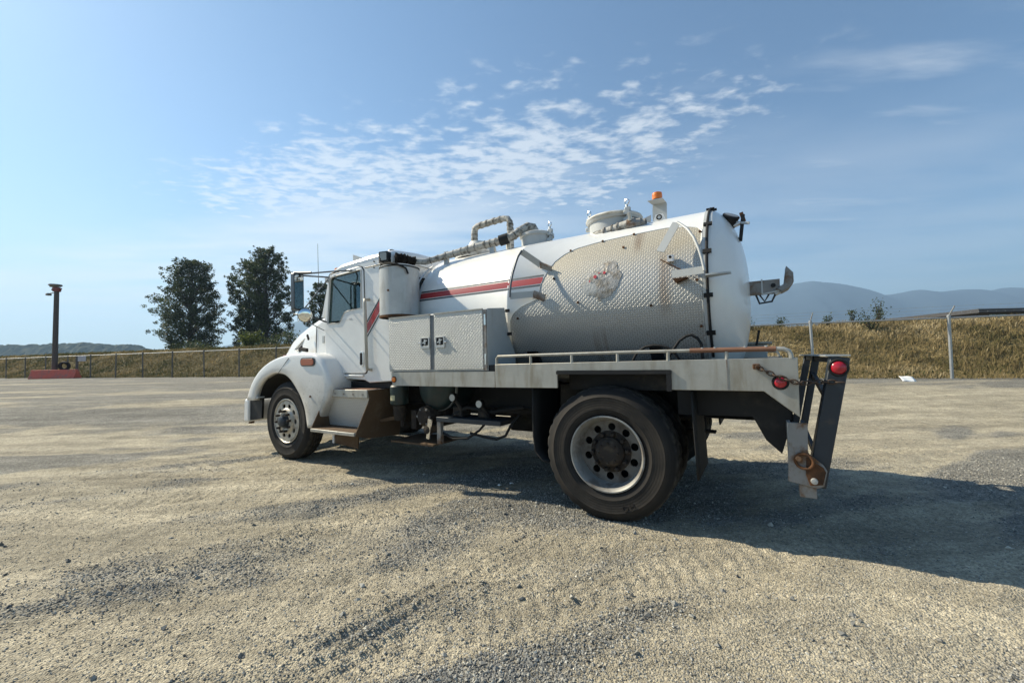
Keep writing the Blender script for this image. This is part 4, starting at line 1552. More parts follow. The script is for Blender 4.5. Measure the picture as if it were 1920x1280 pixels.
def on_tank(x, ang, r=TR):
    a = R(ang)
    return (x, CY - r * math.cos(a), TZ + r * math.sin(a))


prof = []
for i in range(9):                                     # front head
    t = i / 8
    prof.append((TR * math.sin(t * math.pi / 2) ** 0.62, -2.34 - 0.24 * math.cos(t * math.pi / 2)))
prof += [(TR, -1.9), (TR, -1.13), (TR + 0.0015, -1.128), (TR + 0.0015, -1.114), (TR, -1.112), (TR, 0.0), (TR, 0.700)]
tank = MB().lathe(prof, (0, CY, TZ), 'x', 96)
tank_o = tank.build('tank', 'tank_white', truck, smooth=50)
hp = [(TR, 0.700), (TR, 0.716)]
for i in range(1, 15):
    t = i / 14
    hp.append((TR * math.cos(t * math.pi / 2) ** 0.80 if t < 1 else 0.0, 0.716 + 0.29 * math.sin(t * math.pi / 2) ** 1.15))
MB().lathe(hp, (0, CY, TZ), 'x', 96).build('rear_head', 'tank_white', truck, smooth=50)
MB().lathe([(TR - 0.002, 0.696), (TR + 0.012, 0.700), (TR + 0.012, 0.722), (TR - 0.002, 0.728)], (0, CY, TZ), 'x', 96).build('head_ring', 'grey_paint', truck, smooth=40)
cable = [on_tank(0.735, a, TR + 0.018) for a in np.linspace(-42, 96, 40)]
MB().tube(cable, 0.011, 7).build('ring_cable', 'rubber', truck)
for a in (-26, -5, 20, 41, 66, 84):
    p = on_tank(0.735, a, TR + 0.02)
    MB().bar((p[0] - 0.03, p[1], p[2]), (p[0] + 0.035, p[1], p[2]), 0.034, 0.018, up=(0, -math.cos(R(a)), math.sin(R(a)))).build('cable_clip', 'rubber', truck)


def band(name, material, x0, x1, a0, a1, r, slant=0.0, n=14, nx=12):
    rows = []
    for i in range(n + 1):
        a = a0 + (a1 - a0) * i / n
        sh = slant * (i / n)
        rows.append([on_tank(x0 + (x1 + sh - x0) * j / nx, a, r) for j in range(nx + 1)])
    return MB().grid(rows).build(name, material, truck, smooth=60)


band('red_stripe', 'red_stripe', -2.345, -0.728, 14.1, 19.0, TR + 0.0012)
band('dark_stripe', 'dark_stripe', -2.345, -0.722, 19.5, 20.9, TR + 0.0012)
band('dark_stripe', 'dark_stripe', -2.345, -0.735, 12.2, 13.5, TR + 0.0012)

# fresh paint over old lettering
rg = np.random.default_rng(5)
pts = [(-2.12, 27), (-2.16, 30), (-2.10, 34), (-2.02, 37), (-1.85, 38.2), (-1.65, 38.4), (-1.45, 37.5), (-1.36, 35), (-1.40, 31.5), (-1.52, 28.5), (-1.62, 26), (-1.80, 24.6), (-1.98, 24.4)]
ring_ = []
for (a, b), (c, e) in zip(pts, pts[1:] + pts[:1]):
    for t in np.linspace(0, 1, 5)[:-1]:
        ring_.append((a + (c - a) * t + rg.normal(0, 0.012), b + (e - b) * t + rg.normal(0, 0.35)))
cx_, ca_ = -1.77, 31.5
rows = [[on_tank(cx_ + (x - cx_) * f, ca_ + (a - ca_) * f, TR + 0.0011) for x, a in ring_ + ring_[:1]] for f in (0.02, 0.35, 0.7, 1.0)]
MB().grid(rows).build('paint_patch', 'new_paint', truck, smooth=60)

# diamond plate wrapped over the rear half of the near side
LA = [(-62, -1.16), (-10, -1.09), (-5, -1.04), (-1, -0.95), (1, -0.86), (3, -0.765), (14, -0.735), (24, -0.67), (30, -0.62), (36, -0.53), (40, -0.42), (43, -0.22), (45, 0.05), (46, 0.36)]
RA = [(-62, 0.694), (37, 0.694), (40, 0.67), (42.5, 0.60), (45, 0.48), (46, 0.40)]
angs = list(np.linspace(-62, 30, 60)) + list(np.linspace(31, 46, 24))
rows = []
for a in angs:
    l_ = np.interp(a, [q[0] for q in LA], [q[1] for q in LA])
    r_ = np.interp(a, [q[0] for q in RA], [q[1] for q in RA])
    rows.append([on_tank(l_ + (r_ - l_) * j / 14, a, TR + 0.006) for j in range(15)])
pl_ = MB().grid(rows).build('diamond_plate', 'tank_plate', truck, smooth=60)
edge = [r_[0] for r_ in rows] + [rows[-1][j] for j in range(1, 15)] + [r_[-1] for r_ in rows[::-1]][1:]
MB().tube(edge, 0.0045, 5).build('plate_edge', 'galvanized', truck, smooth=60)
for x, a in ((-0.48, 38.5), (-0.17, 43.2), (0.12, 45), (0.55, 43), (0.68, 36), (0.66, 4), (0.67, -22), (0.05, 33), (-0.60, 16), (-1.0, -9), (-0.35, -2), (0.30, -8)):
    p, q = on_tank(x, a, TR + 0.004), on_tank(x, a, TR + 0.018)
    MB().tube([p, q], 0.011, 8).build('plate_bolt', 'rust', truck)
# ragged bright patch where something was torn off
rg = np.random.default_rng(9)
for nm, mt, ring0, rr in (('torn_patch', 'silver_patch', [(-0.20, 17), (-0.13, 20.5), (-0.08, 23), (0.0, 22.5), (0.02, 17.5), (0.06, 13), (0.03, 6), (-0.04, 1), (-0.14, -3), (-0.18, 1), (-0.17, 7), (-0.25, 12)], 0.0095),
                          ('torn_patch', 'worn_grey', [(-0.32, 8), (-0.28, 13), (-0.20, 16.2), (-0.13, 17), (-0.11, 12), (-0.13, 6), (-0.20, 1), (-0.29, 3)], 0.0085)):
    ring_ = []
    for (a, b), (c, e) in zip(ring0, ring0[1:] + ring0[:1]):
        for t in np.linspace(0, 1, 5)[:-1]:
            ring_.append((a + (c - a) * t + rg.normal(0, 0.006), b + (e - b) * t + rg.normal(0, 0.45)))
    mx, ma = np.mean([q[0] for q in ring_]), np.mean([q[1] for q in ring_])
    rows = [[on_tank(mx + (x - mx) * f, ma + (a - ma) * f, TR + rr + (rg.random() * 0.0018 if f < 1 else 0)) for x, a in ring_ + ring_[:1]] for f in (0.02, 0.3, 0.55, 0.8, 1.0)]
    for r_ in rows:
        r_[-1] = r_[0]
    MB().grid(rows).build(nm, mt, truck, smooth=20)
for x, a, s_ in ((-0.185, 13.4, 0.017), (-0.10, 15.4, 0.014), (-0.235, 10.8, 0.008), (-0.15, 15.6, 0.007)):
    rows = [[on_tank(x + s_ * f * math.cos(t), a + 70 * s_ * f * math.sin(t), TR + 0.0145) for t in np.linspace(0, 2 * math.pi, 9)] for f in (0.05, 1)]
    MB().grid(rows).build('red_remnant', 'red_mark', truck)


# ---- hose cradles on the tank side
def strap(name, pts, wd, th, mat, parent, side):
    """flat strip along pts; side = direction of its width"""
    mb = MB()
    s_ = Vector(side).normalized()
    for a, b in zip(pts[:-1], pts[1:]):
        a, b = Vector(a), Vector(b)
        t = (b - a).normalized()
        nrm = t.cross(s_).normalized()
        sw = nrm.cross(t).normalized()
        vs = []
        for c in (a - t * th * 0.3, b + t * th * 0.3):
            for u, v in ((-1, -1), (1, -1), (1, 1), (-1, 1)):
                vs.append(c + sw * u * wd / 2 + nrm * v * th / 2)
        mb.add(vs, [(0, 1, 2, 3), (7, 6, 5, 4), (0, 4, 5, 1), (1, 5, 6, 2), (2, 6, 7, 3), (3, 7, 4, 0)])
    return mb.build(name, mat, parent, smooth=30)


cr = [on_tank(-0.962, 33.9 + 1, 0.98)]
cr = [(-0.934, 0.406, 2.356), (-0.952, 0.360, 2.288), (-0.960, 0.339, 2.239), (-0.972, 0.292, 2.126), (-0.981, 0.262, 2.017), (-0.984, 0.248, 1.94), (-0.984, 0.242, 1.875)]
hoop = MB()
hoop.tube(cr, 0.011, 8)
h1 = hoop.build('hose_cradle', 'steel_dark', truck, smooth=60)
h1['label'] = 'front hose cradle with a curved bar and two bent straps'
strap('strap', [(-0.934, 0.410, 2.345), on_tank(-0.775, 28.5, 0.845), on_tank(-0.765, 27.9, 0.832)], 0.062, 0.006, 'grey_paint', h1, (0.35, 0.35, -0.85))
strap('strap', [on_tank(-0.768, 28.0, 0.834), on_tank(-0.640, 23.2, 0.826)], 0.072, 0.012, 'rusty_grey', h1, (0.35, 0.35, -0.85))
strap('strap', [(-0.984, 0.246, 1.885), on_tank(-0.80, 6.5, 0.835)], 0.062, 0.006, 'grey_paint', h1, (0.1, 0.1, -1))
strap('strap', [on_tank(-0.802, 6.5, 0.838), on_tank(-0.690, 3.2, 0.826)], 0.070, 0.012, 'rusty_grey', h1, (0.2, 0.1, -1))

cr = [(0.520, 0.480, 2.378), (0.560, 0.452, 2.340), (0.606, 0.405, 2.287), (0.655, 0.360, 2.20), (0.690, 0.325, 2.10), (0.715, 0.296, 2.00), (0.730, 0.280, 1.912)]
h2 = MB().tube(cr, 0.011, 8).build('hose_cradle', 'grey_paint', truck, smooth=60)
h2['label'] = 'rear hose cradle with a slanted paddle and flat arm'
strap('strap', [(0.515, 0.47, 2.372), (0.398, 0.365, 2.128)], 0.066, 0.006, 'grey_paint', h2, (0.9, -0.15, -0.32))
MB().box(-0.024, 0.024, -0.02, 0.02, -0.026, 0.026).move(*on_tank(0.468, 18.0, 0.842)).build('boss', 'new_paint', h2)
bp = on_tank(0.468, 18.0, 0.866)
MB().tube([bp, (bp[0], bp[1] - 0.012, bp[2])], 0.011, 8).build('boss_bolt', 'rubber', h2)
MB().tube([on_tank(0.385, 18.5, 0.835), on_tank(0.60, 8.0, 0.835)], 0.0045, 6).build('stay_wire', 'rust', h2)
strap('strap', [on_tank(0.488, 7.4, 0.882), on_tank(0.722, 7.0, 0.925)], 0.058, 0.008, 'grey_paint', h2, (0, 0, -1))
MB().prism([(0.49, 0.0), (0.60, 0.0), (0.51, -0.035)], (), 'y', 0.33, 0.41).move(0, 0, 1.888).build('gusset', 'rust', h2)
fl_ = [(0.735, 0.27), (0.80, 0.262), (0.88, 0.268), (0.905, 0.285), (0.905, 0.33), (0.735, 0.40)]
MB().prism(fl_, (), 'z', 1.872, 1.884).build('shelf_plate', 'galvanized', h2)

# ---- top of the tank
# front hatch with a sloping flange, the pipe bridge, the middle dome, the rear manhole
MB().lathe([(0.30, 2.58), (0.30, 2.645), (0.27, 2.66), (0.20, 2.70), (0.12, 2.78), (0.10, 2.82), (0, 2.82)], (-2.06, CY, 0), 'z', 36).build('hatch', 'pipe_white', truck)
br = [(-2.18, 1.30, 2.76), (-2.17, 1.30, 2.86), (-2.165, 1.30, 2.99), (-2.155, 1.30, 3.045), (-2.11, 1.30, 3.068), (-1.9, 1.30, 3.082), (-1.70, 1.30, 3.090), (-1.635, 1.30, 3.075), (-1.605, 1.30, 3.03), (-1.60, 1.30, 2.9), (-1.60, 1.30, 2.60)]
rr = [0.041 + 0.003 * math.sin(7 * i) for i in range(len(br))]
MB().tube(br, rr, 14).build('pipe_bridge', 'wrap', truck, smooth=60)
for q in range(len(br) - 1):
    a, b = Vector(br[q]), Vector(br[q + 1])
    if (b - a).length > 0.08:
        for f in (0.3, 0.75):
            p = a.lerp(b, f)
            t = (b - a).normalized()
            MB().tube([p - t * 0.012, p + t * 0.012], 0.046, 12).build('pipe_band', 'wrap_dark', truck, smooth=60)
MB().bar((-2.32, 1.34, 2.63), (-2.20, 1.32, 2.85), 0.02, 0.05).build('pipe_stay', 'pipe_white', truck)
lp = [(-2.50, 0.50, 2.49), (-2.42, 0.62, 2.50), (-2.25, 0.72, 2.55), (-2.05, 0.78, 2.59), (-1.75, 0.84, 2.635), (-1.52, 0.88, 2.66), (-1.36, 0.93, 2.70), (-1.27, 1.02, 2.79), (-1.235, 1.10, 2.845), (-1.20, 1.16, 2.845), (-1.185, 1.2, 2.79), (-1.18, 1.22, 2.70)]
rr = [0.034, 0.037, 0.040, 0.043, 0.044, 0.046, 0.048, 0.050, 0.051, 0.050, 0.049, 0.049]
lo_pipe = MB().tube(lp, rr, 14).build('wrapped_pipe', 'wrap', truck, smooth=60)
for q, fs in ((1, (0.3, 0.8)), (2, (0.3, 0.8)), (3, (0.2, 0.5, 0.8)), (4, (0.3, 0.6, 0.9)), (5, (0.3, 0.7)), (6, (0.2, 0.7))):
    a, b = Vector(lp[q]), Vector(lp[q + 1])
    for f in fs:
        p = a.lerp(b, f)
        t = (b - a).normalized()
        MB().tube([p - t * 0.006, p + t * 0.006], rr[q] + 0.007, 12).build('pipe_band', 'wrap_dark', truck, smooth=60)
MB().tube([(-1.50, 0.885, 2.665), (-1.40, 0.92, 2.69)], 0.064, 14).build('pipe_clamp', 'black_paint', truck)
for x, y in ((-2.2, 0.74), (-1.6, 0.86)):
    MB().box(x - 0.03, x + 0.03, y, y + 0.03, 2.40, 2.62).build('pipe_stay', 'galvanized', truck)
MB().lathe([(0.185, 2.58), (0.185, 2.70), (0.205, 2.705), (0.205, 2.735), (0.16, 2.755), (0.08, 2.77), (0, 2.775)], (-1.15, 1.16, 0), 'z', 32).build('dome', 'grey_paint', truck)


def eye_clamp(x, y, z, parent=truck):
    mb = MB().tube([(x, y, z - 0.13), (x, y, z + 0.03)], 0.013, 8)
    mb.box(x - 0.030, x + 0.030, y - 0.024, y + 0.024, z - 0.075, z - 0.035)
    mb.box(x - 0.022, x + 0.034, y - 0.018, y + 0.018, z - 0.035, z + 0.0)
    mb.box(x - 0.034, x + 0.018, y - 0.022, y + 0.022, z - 0.14, z - 0.10)
    o = mb.build('clamp', 'galvanized', parent, bevel=0.004)
    MB().torus((x, y, z + 0.055), 0.024, 0.008, (0.4, 1, 0), 16, 7).build('eye_nut', 'chrome', o)
    return o


eye_clamp(-0.95, 1.10, 2.76)
MB().tube([(-1.45, 1.0, 2.58), (-1.45, 1.0, 2.66)], 0.03, 10).build('valve_stub', 'pipe_white', truck)
MB().prism([(0, 0), (0.09, 0), (0.08, 0.06), (0.03, 0.075)], [circle(0.05, 0.04, 0.015, 10)], 'y', 0, 0.01).move(-1.70, 0.97, 2.58).build('lifting_lug', 'galvanized', truck)
MB().lathe([(0.255, 2.56), (0.255, 2.665), (0.275, 2.67), (0.285, 2.69)], (-0.20, 1.10, 0), 'z', 40).build('manhole', 'grey_paint', truck)
MB().lathe([(0.282, 2.69), (0.292, 2.705), (0.285, 2.72), (0.22, 2.742), (0.12, 2.757), (0, 2.762)], (-0.20, 1.10, 0), 'z', 40).build('manhole_lid', 'pipe_white', truck, smooth=50)
eye_clamp(-0.452, 1.04, 2.76)
eye_clamp(0.00, 0.88, 2.74)
MB().prism([(0.0, 0.0), (0.15, 0.0), (0.155, 0.13), (0.02, 0.09)], [circle(0.11, 0.05, 0.014, 10)], 'y', 0, 0.012).move(-0.02, 1.3, 2.63).build('hinge_plate', 'grey_paint', truck)
nz = [(-0.36, 0.85, 2.506), (-0.30, 0.85, 2.512), (-0.18, 0.85, 2.525), (-0.05, 0.85, 2.540), (0.02, 0.85, 2.548)]
MB().tube(nz, [0.018, 0.036, 0.046, 0.055, 0.057], 14).build('discharge_pipe', 'wrap', truck, smooth=60)
for f in (0.25, 0.5, 0.68):
    p = Vector(nz[1]).lerp(Vector(nz[4]), f)
    MB().tube([p - Vector((0.006, 0, 0)), p + Vector((0.006, 0, 0))], 0.056 if f < 0.6 else 0.062, 12).build('pipe_band', 'wrap_dark', truck)
MB().lathe([(0.0, 0.0), (0.062, 0.0), (0.062, 0.07), (0.05, 0.08), (0.05, 0.13), (0.036, 0.135), (0.036, 0.175), (0.03, 0.175), (0.03, 0.12), (0, 0.12)], (0.01, 0.85, 2.55), 'x', 20).build('pipe_coupling', 'rusty_grey', truck)
MB().tube([(0.05, 0.80, 2.58), (0.05, 0.77, 2.65)], 0.018, 8).build('coupling_lever', 'galvanized', truck)
# beacon on its bent bracket
bk = MB().prism([(0.165, 2.60), (0.305, 2.60), (0.310, 2.83), (0.30, 2.842), (0.172, 2.842), (0.168, 2.79)], (), 'y', 1.235, 1.242)
bk.add([(0.150, 1.10, 2.838), (0.295, 1.10, 2.838), (0.305, 1.242, 2.838), (0.172, 1.242, 2.838), (0.150, 1.10, 2.844), (0.295, 1.10, 2.844), (0.305, 1.242, 2.844), (0.172, 1.242, 2.844)],
       [(0, 3, 2, 1), (4, 5, 6, 7), (0, 1, 5, 4), (1, 2, 6, 5), (2, 3, 7, 6), (3, 0, 4, 7)])
bk.build('beacon_bracket', 'grey_paint', truck)
bc = MB().lathe([(0.05, 2.846), (0.05, 2.858), (0, 2.858)], (0.232, 1.17, 0), 'z', 24).build('beacon', 'rubber', truck)
MB().lathe([(0.046, 2.858), (0.050, 2.862), (0.050, 2.895), (0.047, 2.898), (0.050, 2.901), (0.047, 2.926), (0.03, 2.934), (0, 2.935)], (0.232, 1.17, 0), 'z', 24).build('beacon_lens', 'amber_lens', bc)
MB().prism([(0.20, 2.60), (0.33, 2.60), (0.30, 2.672), (0.23, 2.672)], (), 'y', 1.06, 1.072).build('beacon_foot', 'tank_white', truck)
MB().torus((0.265, 1.055, 2.640), 0.022, 0.006, (0, 1, 0), 14, 6).build('lead_grommet', 'rubber', truck)
# thin grab bar on the front head
gb = [on_tank(-2.36, 50, 0.83), on_tank(-2.47, 46, 0.80), on_tank(-2.50, 36, 0.78), on_tank(-2.46, 26, 0.80), on_tank(-2.38, 20, 0.83)]
MB().tube(gb, 0.010, 8).build('grab_bar', 'new_paint', truck, smooth=60)
# work lamp, winch arm and loading spout on the rear head
wl = MB().lathe([(0, -0.085), (0.05, -0.085), (0.066, -0.05), (0.07, 0.03), (0.074, 0.04), (0.066, 0.05), (0, 0.05)], (0, 0, 0), 'z', 20)
wo = wl.build('work_lamp', 'black_paint', truck)
wo.location = (0.875, 1.02, 2.475)
wo.rotation_euler = (R(25), R(28), 0)
MB().lathe([(0.06, 0.052), (0.0, 0.056)], (0, 0, 0), 'z', 20).build('lamp_lens', 'lens_clear', wo)
mb = MB().bar((0.84, 1.05, 2.40), (0.97, 1.0, 2.43), 0.05, 0.012)
mb.build('lamp_bracket', 'new_paint', truck)
MB().bar((0.985, 1.0, 2.50), (0.955, 1.0, 2.27), 0.035, 0.028, up=(1, 0, 0)).build('camera_arm', 'black_paint', truck)
MB().bar((0.97, 1.0, 2.52), (0.99, 1.0, 2.44), 0.03, 0.03, up=(1, 0, 0)).build('arm_grip', 'rust', truck)
MB().bar((0.86, 1.03, 2.33), (0.945, 1.0, 2.29), 0.10, 0.02).build('lamp_shelf', 'galvanized', truck)
MB().bar((0.93, 1.0, 2.44), (1.03, 0.98, 2.41), 0.02, 0.02).build('arm_pin', 'galvanized', truck)
MB().tube([on_tank(0.735, 92, 0.826), (0.78, 1.18, 2.60), (0.83, 1.1, 2.53), (0.86, 1.04, 2.46)], 0.009, 6).build('lamp_cable', 'rubber', truck)
arm = MB()
arm.box(0.93, 1.235, 1.16, 1.172, 1.81, 1.925).box(0.93, 1.235, 1.27, 1.282, 1.81, 1.925).box(0.93, 1.235, 1.1725, 1.2695, 1.81, 1.822)
ao = arm.build('loading_arm', 'rusty_grey', truck)
MB().prism([(1.205, 1.84), (1.262, 1.862), (1.285, 2.03), (1.335, 1.965), (1.335, 1.885), (1.30, 1.835), (1.245, 1.805)], (), 'y', 1.13, 1.31).build('arm_plate', 'rusty_grey', ao, bevel=0.008)
for x in (0.985, 1.185):
    MB().tube([(x, 1.150, 1.872), (x, 1.162, 1.872)], 0.019, 12).build('arm_pin', 'black_paint', ao)
MB().bar((1.10, 1.158, 1.80), (1.10, 1.158, 1.935), 0.012, 0.012, up=(1, 0, 0)).bar((1.10, 1.158, 1.80), (1.25, 1.158, 1.825), 0.012, 0.014).build('arm_brace', 'galvanized', ao)
tf = MB().tube([(1.05, 1.2, 1.805), (1.075, 1.2, 1.725), (1.17, 1.2, 1.735), (1.20, 1.2, 1.80)], 0.009, 6)
tf.build('arm_step', 'blue_black', ao)
MB().tube([(1.08, 1.2, 1.80), (1.115, 1.2, 1.74), (1.15, 1.2, 1.80)], 0.008, 6).build('arm_hook', 'blue_black', ao)
MB().bar((1.19, 1.22, 1.81), (1.275, 1.22, 1.855), 0.12, 0.05).build('arm_nose', 'galvanized', ao)
# legs that carry the tank on the frame
for x in (-2.0, -0.9, 0.3):
    MB().prism([(0.75, 1.0), (1.69, 1.0), (1.95, 1.35), (0.49, 1.35)], (), 'x', x - 0.05, x + 0.05).build('saddle', 'black_paint', truck)

# ---- tool box
sidep = [(0.016, 1.172), (0.016, 1.748), (0.03, 1.757), (0.325, 1.790), (0.365, 1.615), (0.42, 1.48), (0.52, 1.33), (0.52, 1.172)]
tb = MB().prism(sidep, (), 'x', -2.405, -1.100).build('tool_box', 'grey_paint', truck, bevel=0.004)
for x0, x1, hx, lab in ((-2.392, -1.797, -1.862, 1), (-1.742, -1.142, -1.662, -1)):
    d_ = MB().prism(rrect(x0, x1, 1.190, 1.742, 0.012, 3), (), 'y', 0.0, 0.014).build('door', 'tread_plate', tb, bevel=0.003)
    MB().box(x0, x1, -0.005, 0.013, 1.745, 1.757).build('door_lip', 'aluminium', tb)
    pl2 = MB().prism(rrect(hx - 0.062, hx + 0.062, 1.405, 1.520, 0.01, 3), [rrect(hx - 0.046, hx + 0.046, 1.432, 1.508, 0.006, 2)], 'y', -0.010, -0.0005)
    latch = pl2.build('latch', 'galvanized', d_, bevel=0.002)
    MB().box(hx - 0.045, hx + 0.045, -0.003, -0.001, 1.433, 1.507).build('latch_recess', 'black_paint', d_)
    MB().box(hx - 0.010, hx + 0.010, -0.012, -0.0035, 1.445, 1.498).bar((hx - 0.03, -0.009, 1.46), (hx + 0.03, -0.009, 1.487), 0.008, 0.012).build('latch_handle', 'galvanized', d_)
    MB().tube([(hx + 0.06 * -lab, -0.008, 1.462), (hx + 0.085 * -lab, -0.008, 1.462)], 0.008, 8).build('latch_lock', 'chrome', d_)
MB().box(-1.795, -1.744, 0.004, 0.0155, 1.19, 1.742).build('door_gap', 'steel_dark', tb)
for z in (1.28, 1.65):
    MB().tube([(-1.118, 0.006, z - 0.05), (-1.118, 0.006, z + 0.05)], 0.011, 8).build('hinge', 'chrome', tb)
MB().box(-1.139, -1.104, 0.002, 0.0155, 1.18, 1.745).build('hinge_strip', 'rusty_grey', tb)
for y, z in ((0.345, 1.76), (0.375, 1.53)):
    MB().box(-1.10, -1.06, y - 0.012, y + 0.012, z - 0.015, z + 0.015).build('box_tab', 'rubber', tb)

# ---- round can behind the cab
cx0, cy0 = -2.47, 0.235
can = []
for z, k in ((1.800, 1.0), (1.812, 1.0), (2.345, 1.0), (2.36, 1.0), (2.366, 0.96), (2.366, 0.0)):
    can.append([(cx0 + 0.215 * k * math.copysign(abs(math.cos(t)) ** 0.82, math.cos(t)), cy0 + 0.205 * k * math.copysign(abs(math.sin(t)) ** 0.82, math.sin(t)), z) for t in np.linspace(0, 2 * math.pi, 49)])
co_ = MB().grid(can).build('air_cleaner', 'can_steel', truck, smooth=50)
rg_ = [[(cx0 + (0.22) * k * math.copysign(abs(math.cos(t)) ** 0.82, math.cos(t)), cy0 + 0.21 * k * math.copysign(abs(math.sin(t)) ** 0.82, math.sin(t)), z) for t in np.linspace(0, 2 * math.pi, 49)] for z, k in ((1.776, 0.9), (1.778, 1.0), (1.803, 1.0), (1.804, 0.9))]
MB().grid(rg_).build('cleaner_base', 'rust', co_, smooth=40)
rg_ = [[(cx0 + 0.219 * math.copysign(abs(math.cos(t)) ** 0.82, math.cos(t)), cy0 + 0.209 * math.copysign(abs(math.sin(t)) ** 0.82, math.sin(t)), z) for t in np.linspace(0, 2 * math.pi, 49)] for z in (2.338, 2.352)]
MB().grid(rg_).build('cleaner_strap', 'rubber', co_, smooth=40)
MB().tube([(-2.43, cy0 - 0.206, 2.07), (-2.43, cy0 - 0.215, 2.07)], 0.012, 8).build('cleaner_bolt', 'rust', co_)
MB().tube([(-2.64, 0.10, 2.47), (-2.60, 0.06, 2.41), (-2.52, 0.05, 2.375), (-2.40, 0.03, 2.37), (-2.30, 0.05, 2.345), (-2.25, 0.12, 2.31), (-2.245, 0.15, 2.25)], 0.011, 7).build('cleaner_cable', 'rubber', truck)
fo = [(-2.62, 0.31, 2.515), (-2.59, 0.345, 2.515), (-2.56, 0.385, 2.505), (-2.53, 0.42, 2.50), (-2.50, 0.46, 2.495), (-2.475, 0.50, 2.49)]
rg = np.random.default_rng(4)
fm = []
for i in range(26):
    f = i / 25
    k = f * 5
    a, b = Vector(fo[min(int(k), 4)]), Vector(fo[min(int(k), 4) + 1])
    p = a.lerp(b, k - min(int(k), 4))
    rad = (0.062 if f < 0.5 else 0.048) * (1 + rg.normal(0, 0.07)) * (0.6 if i == 0 else 1)
    fm.append((p, rad))
fmb = MB().tube([p for p, _ in fm], [r_ for _, r_ in fm], 14)
fmb.v = [tuple(np.array(p) + rg.normal(0, 0.006, 3)) for p in fmb.v]
fmb.build('pipe_lagging', 'foam', truck, smooth=50)

# square flood lamp at the cab corner
fl = MB().prism(rrect(-0.062, 0.062, -0.06, 0.06, 0.012), (), 'y', -0.02, 0.05).build('flood_lamp', 'black_paint', truck, bevel=0.006)
fl.location = (-2.705, 0.22, 2.525)
fl.rotation_euler = (0, 0, R(14))
MB().prism(rrect(-0.046, 0.046, -0.045, 0.045, 0.008), (), 'y', -0.026, -0.0205).build('lamp_lens', 'lens_clear', fl)
MB().bar((-0.03, 0.0, -0.10), (-0.03, 0.0, -0.06), 0.02, 0.03, up=(1, 0, 0)).build('lamp_foot', 'black_paint', fl)

# ---- cab
YC, YF = 0.28, 2.16
out = [(-3.895, 1.10), (-3.945, 1.60), (-3.945, 1.87), (-3.905, 2.15), (-3.835, 2.45), (-3.79, 2.50), (-3.58, 2.560), (-3.06, 2.600), (-2.72, 2.605), (-2.675, 2.55), (-2.660, 1.05), (-3.06, 1.03), (-3.14, 1.06)]
win = [(-3.850, 1.800), (-3.795, 2.385), (-3.775, 2.412), (-3.730, 2.424), (-3.215, 2.445), (-3.185, 2.438), (-3.172, 2.405), (-3.178, 1.955), (-3.440, 1.942), (-3.500, 1.925), (-3.530, 1.89), (-3.585, 1.815), (-3.605, 1.80)]
cab = MB().prism(out, [win], 'y', YC, YC + 0.05).build('cab', 'cab_white', truck, bevel=0.012)
MB().prism(out, [win], 'y', YF - 0.05, YF).build('far_side_panel', 'cab_white', cab, bevel=0.01)
# rear wall with a small window
rw = rrect(0.60, 1.84, 2.02, 2.34, 0.05)
MB().prism([(YC + 0.05, 1.05), (YF - 0.05, 1.05), (YF - 0.05, 2.55), (YC + 0.05, 2.55)], [rw], 'x', -2.70, -2.665).build('rear_wall', 'cab_white', cab)
MB().prism(rw, (), 'x', -2.686, -2.680).build('rear_window', 'dark_glass', cab)
MB().prism(rrect(0.58, 1.86, 2.0, 2.36, 0.06), [rw], 'x', -2.664, -2.652).build('window_rubber', 'rubber', cab)
MB().box(-3.88, -2.70, YC + 0.05, YF - 0.05, 1.08, 1.12).build('cab_floor', 'dash', cab)
# roof shell
rows = []
ys = [0.0, 0.012, 0.045, 0.10, 0.25, 0.5, 0.75, 0.90, 0.955, 0.988, 1.0]
zs = [-0.055, -0.015, 0.012, 0.028, 0.055, 0.068, 0.055, 0.028, 0.012, -0.015, -0.055]
for x, z, k in ((-3.852, 2.440, 0.2), (-3.84, 2.475, 0.7), (-3.78, 2.520, 1), (-3.58, 2.585, 1), (-3.30, 2.607, 1), (-3.06, 2.618, 1), (-2.80, 2.628, 1), (-2.70, 2.622, 1), (-2.665, 2.595, 1), (-2.648, 2.545, 0.8), (-2.645, 2.49, 0.3)):
    rows.append([(x, YC - 0.006 + (YF - YC + 0.012) * a, z + (b * k if b > 0 else b)) for a, b in zip(ys, zs)])
MB().grid(rows).build('roof', 'cab_white', cab, smooth=60)
MB().tube([(-3.85, YC - 0.010, 2.425), (-3.80, YC - 0.010, 2.472), (-3.70, YC - 0.010, 2.482)], 0.006, 6).tube([(-3.12, YC - 0.008, 2.458), (-2.665, YC - 0.008, 2.468)], 0.006, 6).build('roof_seam', 'dark_stripe', cab)
for x, z in ((-2.95, 2.44), (-2.83, 2.443), (-2.95, 2.515), (-2.83, 2.52)):
    MB().tube([(x, YC + 0.004, z), (x, YC - 0.009, z)], 0.009, 8).build('rivet', 'rubber', cab)
